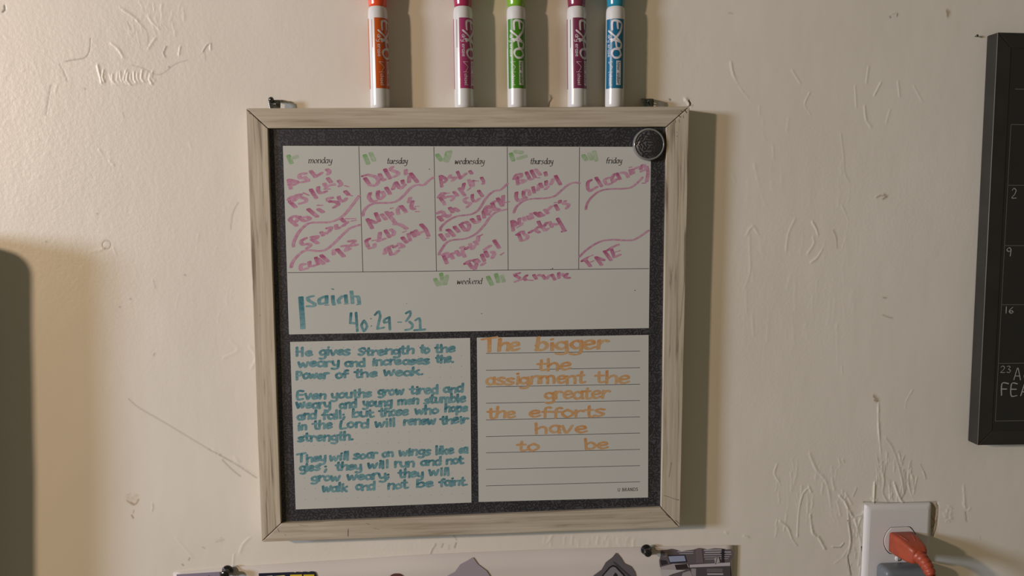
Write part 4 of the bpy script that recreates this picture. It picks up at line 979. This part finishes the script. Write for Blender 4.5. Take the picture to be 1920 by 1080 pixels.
cut('picture', [([(331, 1077), (412, 1072), (414, 1130), (333, 1135)], (138, 128, 145)), ([(388, 1082), (391, 1079), (395, 1080), (398, 1086), (386, 1088)], (30, 28, 32))], 'dull purple picture at the left end of the poster')
cut('comic_lettering', [([(485, 1075), (549, 1072.5), (552, 1074), (556, 1072), (566, 1072.6), (570, 1071.5), (578, 1072.6), (583, 1071), (590, 1072), (593, 1078), (596, 1110), (486, 1112)], (22, 26, 48)),
    ([(493, 1080.5), (511, 1079), (512, 1110), (494, 1110)], (196, 196, 160)), ([(514, 1080), (533, 1078.5), (538, 1082), (539, 1110), (515, 1110)], (214, 206, 112)), ([(544, 1077.6), (566, 1077), (567, 1110), (545, 1110)], (214, 190, 50)), ([(569, 1077.2), (589, 1077), (590, 1110), (570, 1110)], (208, 184, 38)), ],
    'navy cutout with yellow block lettering')
cut('round_cutout', [([(743+17*math.cos(math.radians(a)), 1092+17*math.sin(math.radians(a))) for a in range(0, 360, 15)], (92, 56, 52))], 'dark brown round cutout')
cut('lavender_cutout', [([(812, 1096), (838, 1080), (853, 1072), (863, 1058), (878, 1050), (886.5, 1044.5), (896, 1058), (912, 1070), (920, 1082), (924, 1100)], (160, 150, 156))], 'lavender-grey cutout with a pointed top')
cut('dark_badge_cutout', [([(1100, 1092), (1113, 1079), (1128, 1068), (1136, 1054), (1148, 1045), (1155.5, 1036), (1164, 1046), (1170, 1056), (1183, 1062), (1190, 1072), (1196, 1095)], (98, 92, 96)),
    ([(1125, 1090), (1128, 1080), (1142, 1063), (1149, 1059), (1156, 1061), (1172, 1078), (1178, 1090)], (30, 30, 34)), ([(1128, 1090), (1131, 1080), (1144, 1065.5), (1149, 1062.5), (1154, 1064), (1169, 1080), (1173, 1090)], (128, 124, 128)),
    ([(1145, 1090), (1150, 1079), (1154, 1073), (1158, 1078), (1160, 1090)], (30, 32, 38)), ([(1149, 1054), (1152, 1053), (1183, 1080), (1181, 1083)], (66, 62, 66))], 'dark grey cutout with a rounded black-edged badge')
dk = (98, 90, 94)
pic = [([(1239.5, 1031.5), (1250, 1031), (1259, 1029), (1268, 1031), (1276, 1034), (1287, 1032), (1300, 1030.5), (1310, 1027.5), (1318, 1028.5), (1324, 1030.5), (1340, 1028), (1352, 1028.5), (1360, 1030), (1372, 1030), (1374.5, 1037), (1374, 1044), (1369.5, 1052), (1370, 1062), (1372, 1075), (1372, 1100), (1240, 1100), (1240, 1068), (1237, 1061), (1236, 1051), (1238.5, 1043)], dk)]
for y0, y1, xa_, xb_ in ((1033, 1034.3, 1270, 1300), (1036.8, 1037.9, 1274, 1300), (1030, 1032, 1320, 1354), (1034, 1036, 1322, 1371), (1038.5, 1040, 1320, 1372), (1043, 1044.2, 1320, 1368), (1047, 1048, 1322, 1366)):
    pic.append(([(xa_, y0+.8), (xb_, y0), (xb_, y1), (xa_, y1+.8)], (178, 172, 178)))
pic += [([(1240, 1037), (1252, 1036.5), (1252, 1044), (1240, 1046)], (120, 112, 112)), ([(1304, 1029), (1316, 1028.5), (1319, 1055), (1305, 1056)], (112, 98, 102)),
    ([(1251, 1041), (1284, 1040.5), (1288, 1054), (1256, 1056.5)], (40, 40, 52)), ([(1253, 1043), (1283, 1042), (1286, 1052), (1256.5, 1054)], (150, 158, 184)),
    (q4(1353, 1029, 1357.5, 1055), (44, 38, 44)), (q4(1351, 1036, 1359, 1039), (34, 30, 36)), ([(1238, 1050), (1248, 1051), (1251, 1057), (1240, 1060)], (46, 42, 44)),
    ([(1293, 1059), (1369, 1054.5), (1369, 1061), (1293, 1064)], (188, 182, 186)), ([(1239, 1063), (1262, 1057), (1290, 1057.5), (1292, 1064), (1258, 1070), (1240, 1076)], (168, 160, 162)), ([(1265, 1059), (1288, 1057.5), (1291, 1066), (1268, 1068)], (48, 38, 42)),
    ([(1240, 1068), (1286, 1069), (1262, 1076), (1248, 1082), (1240, 1086)], (190, 184, 182)), ([(1293, 1065), (1369, 1061.5), (1370, 1100), (1290, 1100)], (78, 72, 76)), (q4(1296, 1066, 1305, 1080), (150, 144, 146)), (q4(1325, 1066, 1355, 1073), (108, 100, 104)), (q4(1326, 1075, 1356, 1078), (170, 165, 166)),
    ([(1339, 1047), (1347, 1044), (1350, 1054), (1341, 1057)], (176, 168, 168)), ([(1343, 1050), (1344.5, 1044), (1346, 1044), (1342, 1058), (1341, 1058)], (50, 44, 50)), ([(1280, 1074), (1294, 1070), (1300, 1085), (1276, 1088)], (158, 150, 150))]
cut('interior_photo', pic, 'wavy-edged photo of a room with shelves and a screen at the right end of the poster')

def pushpin(px, py, label):
    p = P(px, py, .012); base = (p[0]-.0010, 0, p[2])
    t = thing('push_pin', (p[0], -.004, p[2]), label, 'push pin', 'black push pins holding the poster')
    b = MB()
    lathe(b, [(.0004, .0046), (.0050, .0046), (.0056, .0054), (.0052, .0066), (.0032, .0078), (.0026, .0100), (.0028, .0118), (.0036, .0130), (.0039, .0138), (.0035, .0146), (.0004, .0149)], (p[0], 0, p[2]), 'Y', 28)
    b.build('pin_handle', M['pin'], t)
    b = MB(); tube(b, [(p[0], .001, p[2]), (p[0], -.0048, p[2])], .0005, 8); b.build('steel_point', M['zinc'], t)
pushpin(423, 1076, 'black push pin at the upper left of the poster beside the purple picture')
pushpin(1214.5, 1036, 'black push pin at the upper right of the poster beside the shelf photo')

# ------------------------------------------------------------------ invented unseen box outside the left edge, shaped to cast the lower left shadow
bs = thing('shadow_caster', (-.60, 0, -.55), 'invented dark box out of view, added to cast the rounded shadow at the lower left', 'box')
b = MB(); D = .080
prism(b, [(x+(z-.06)*.055, z) for x, z in rrect(-.76, -.486, -.55, .098, .022, 8)], .002, D)
b.build('caster_body', mat('caster_brown', (.10, .065, .045, 1), .5), bs, bevel=.003)
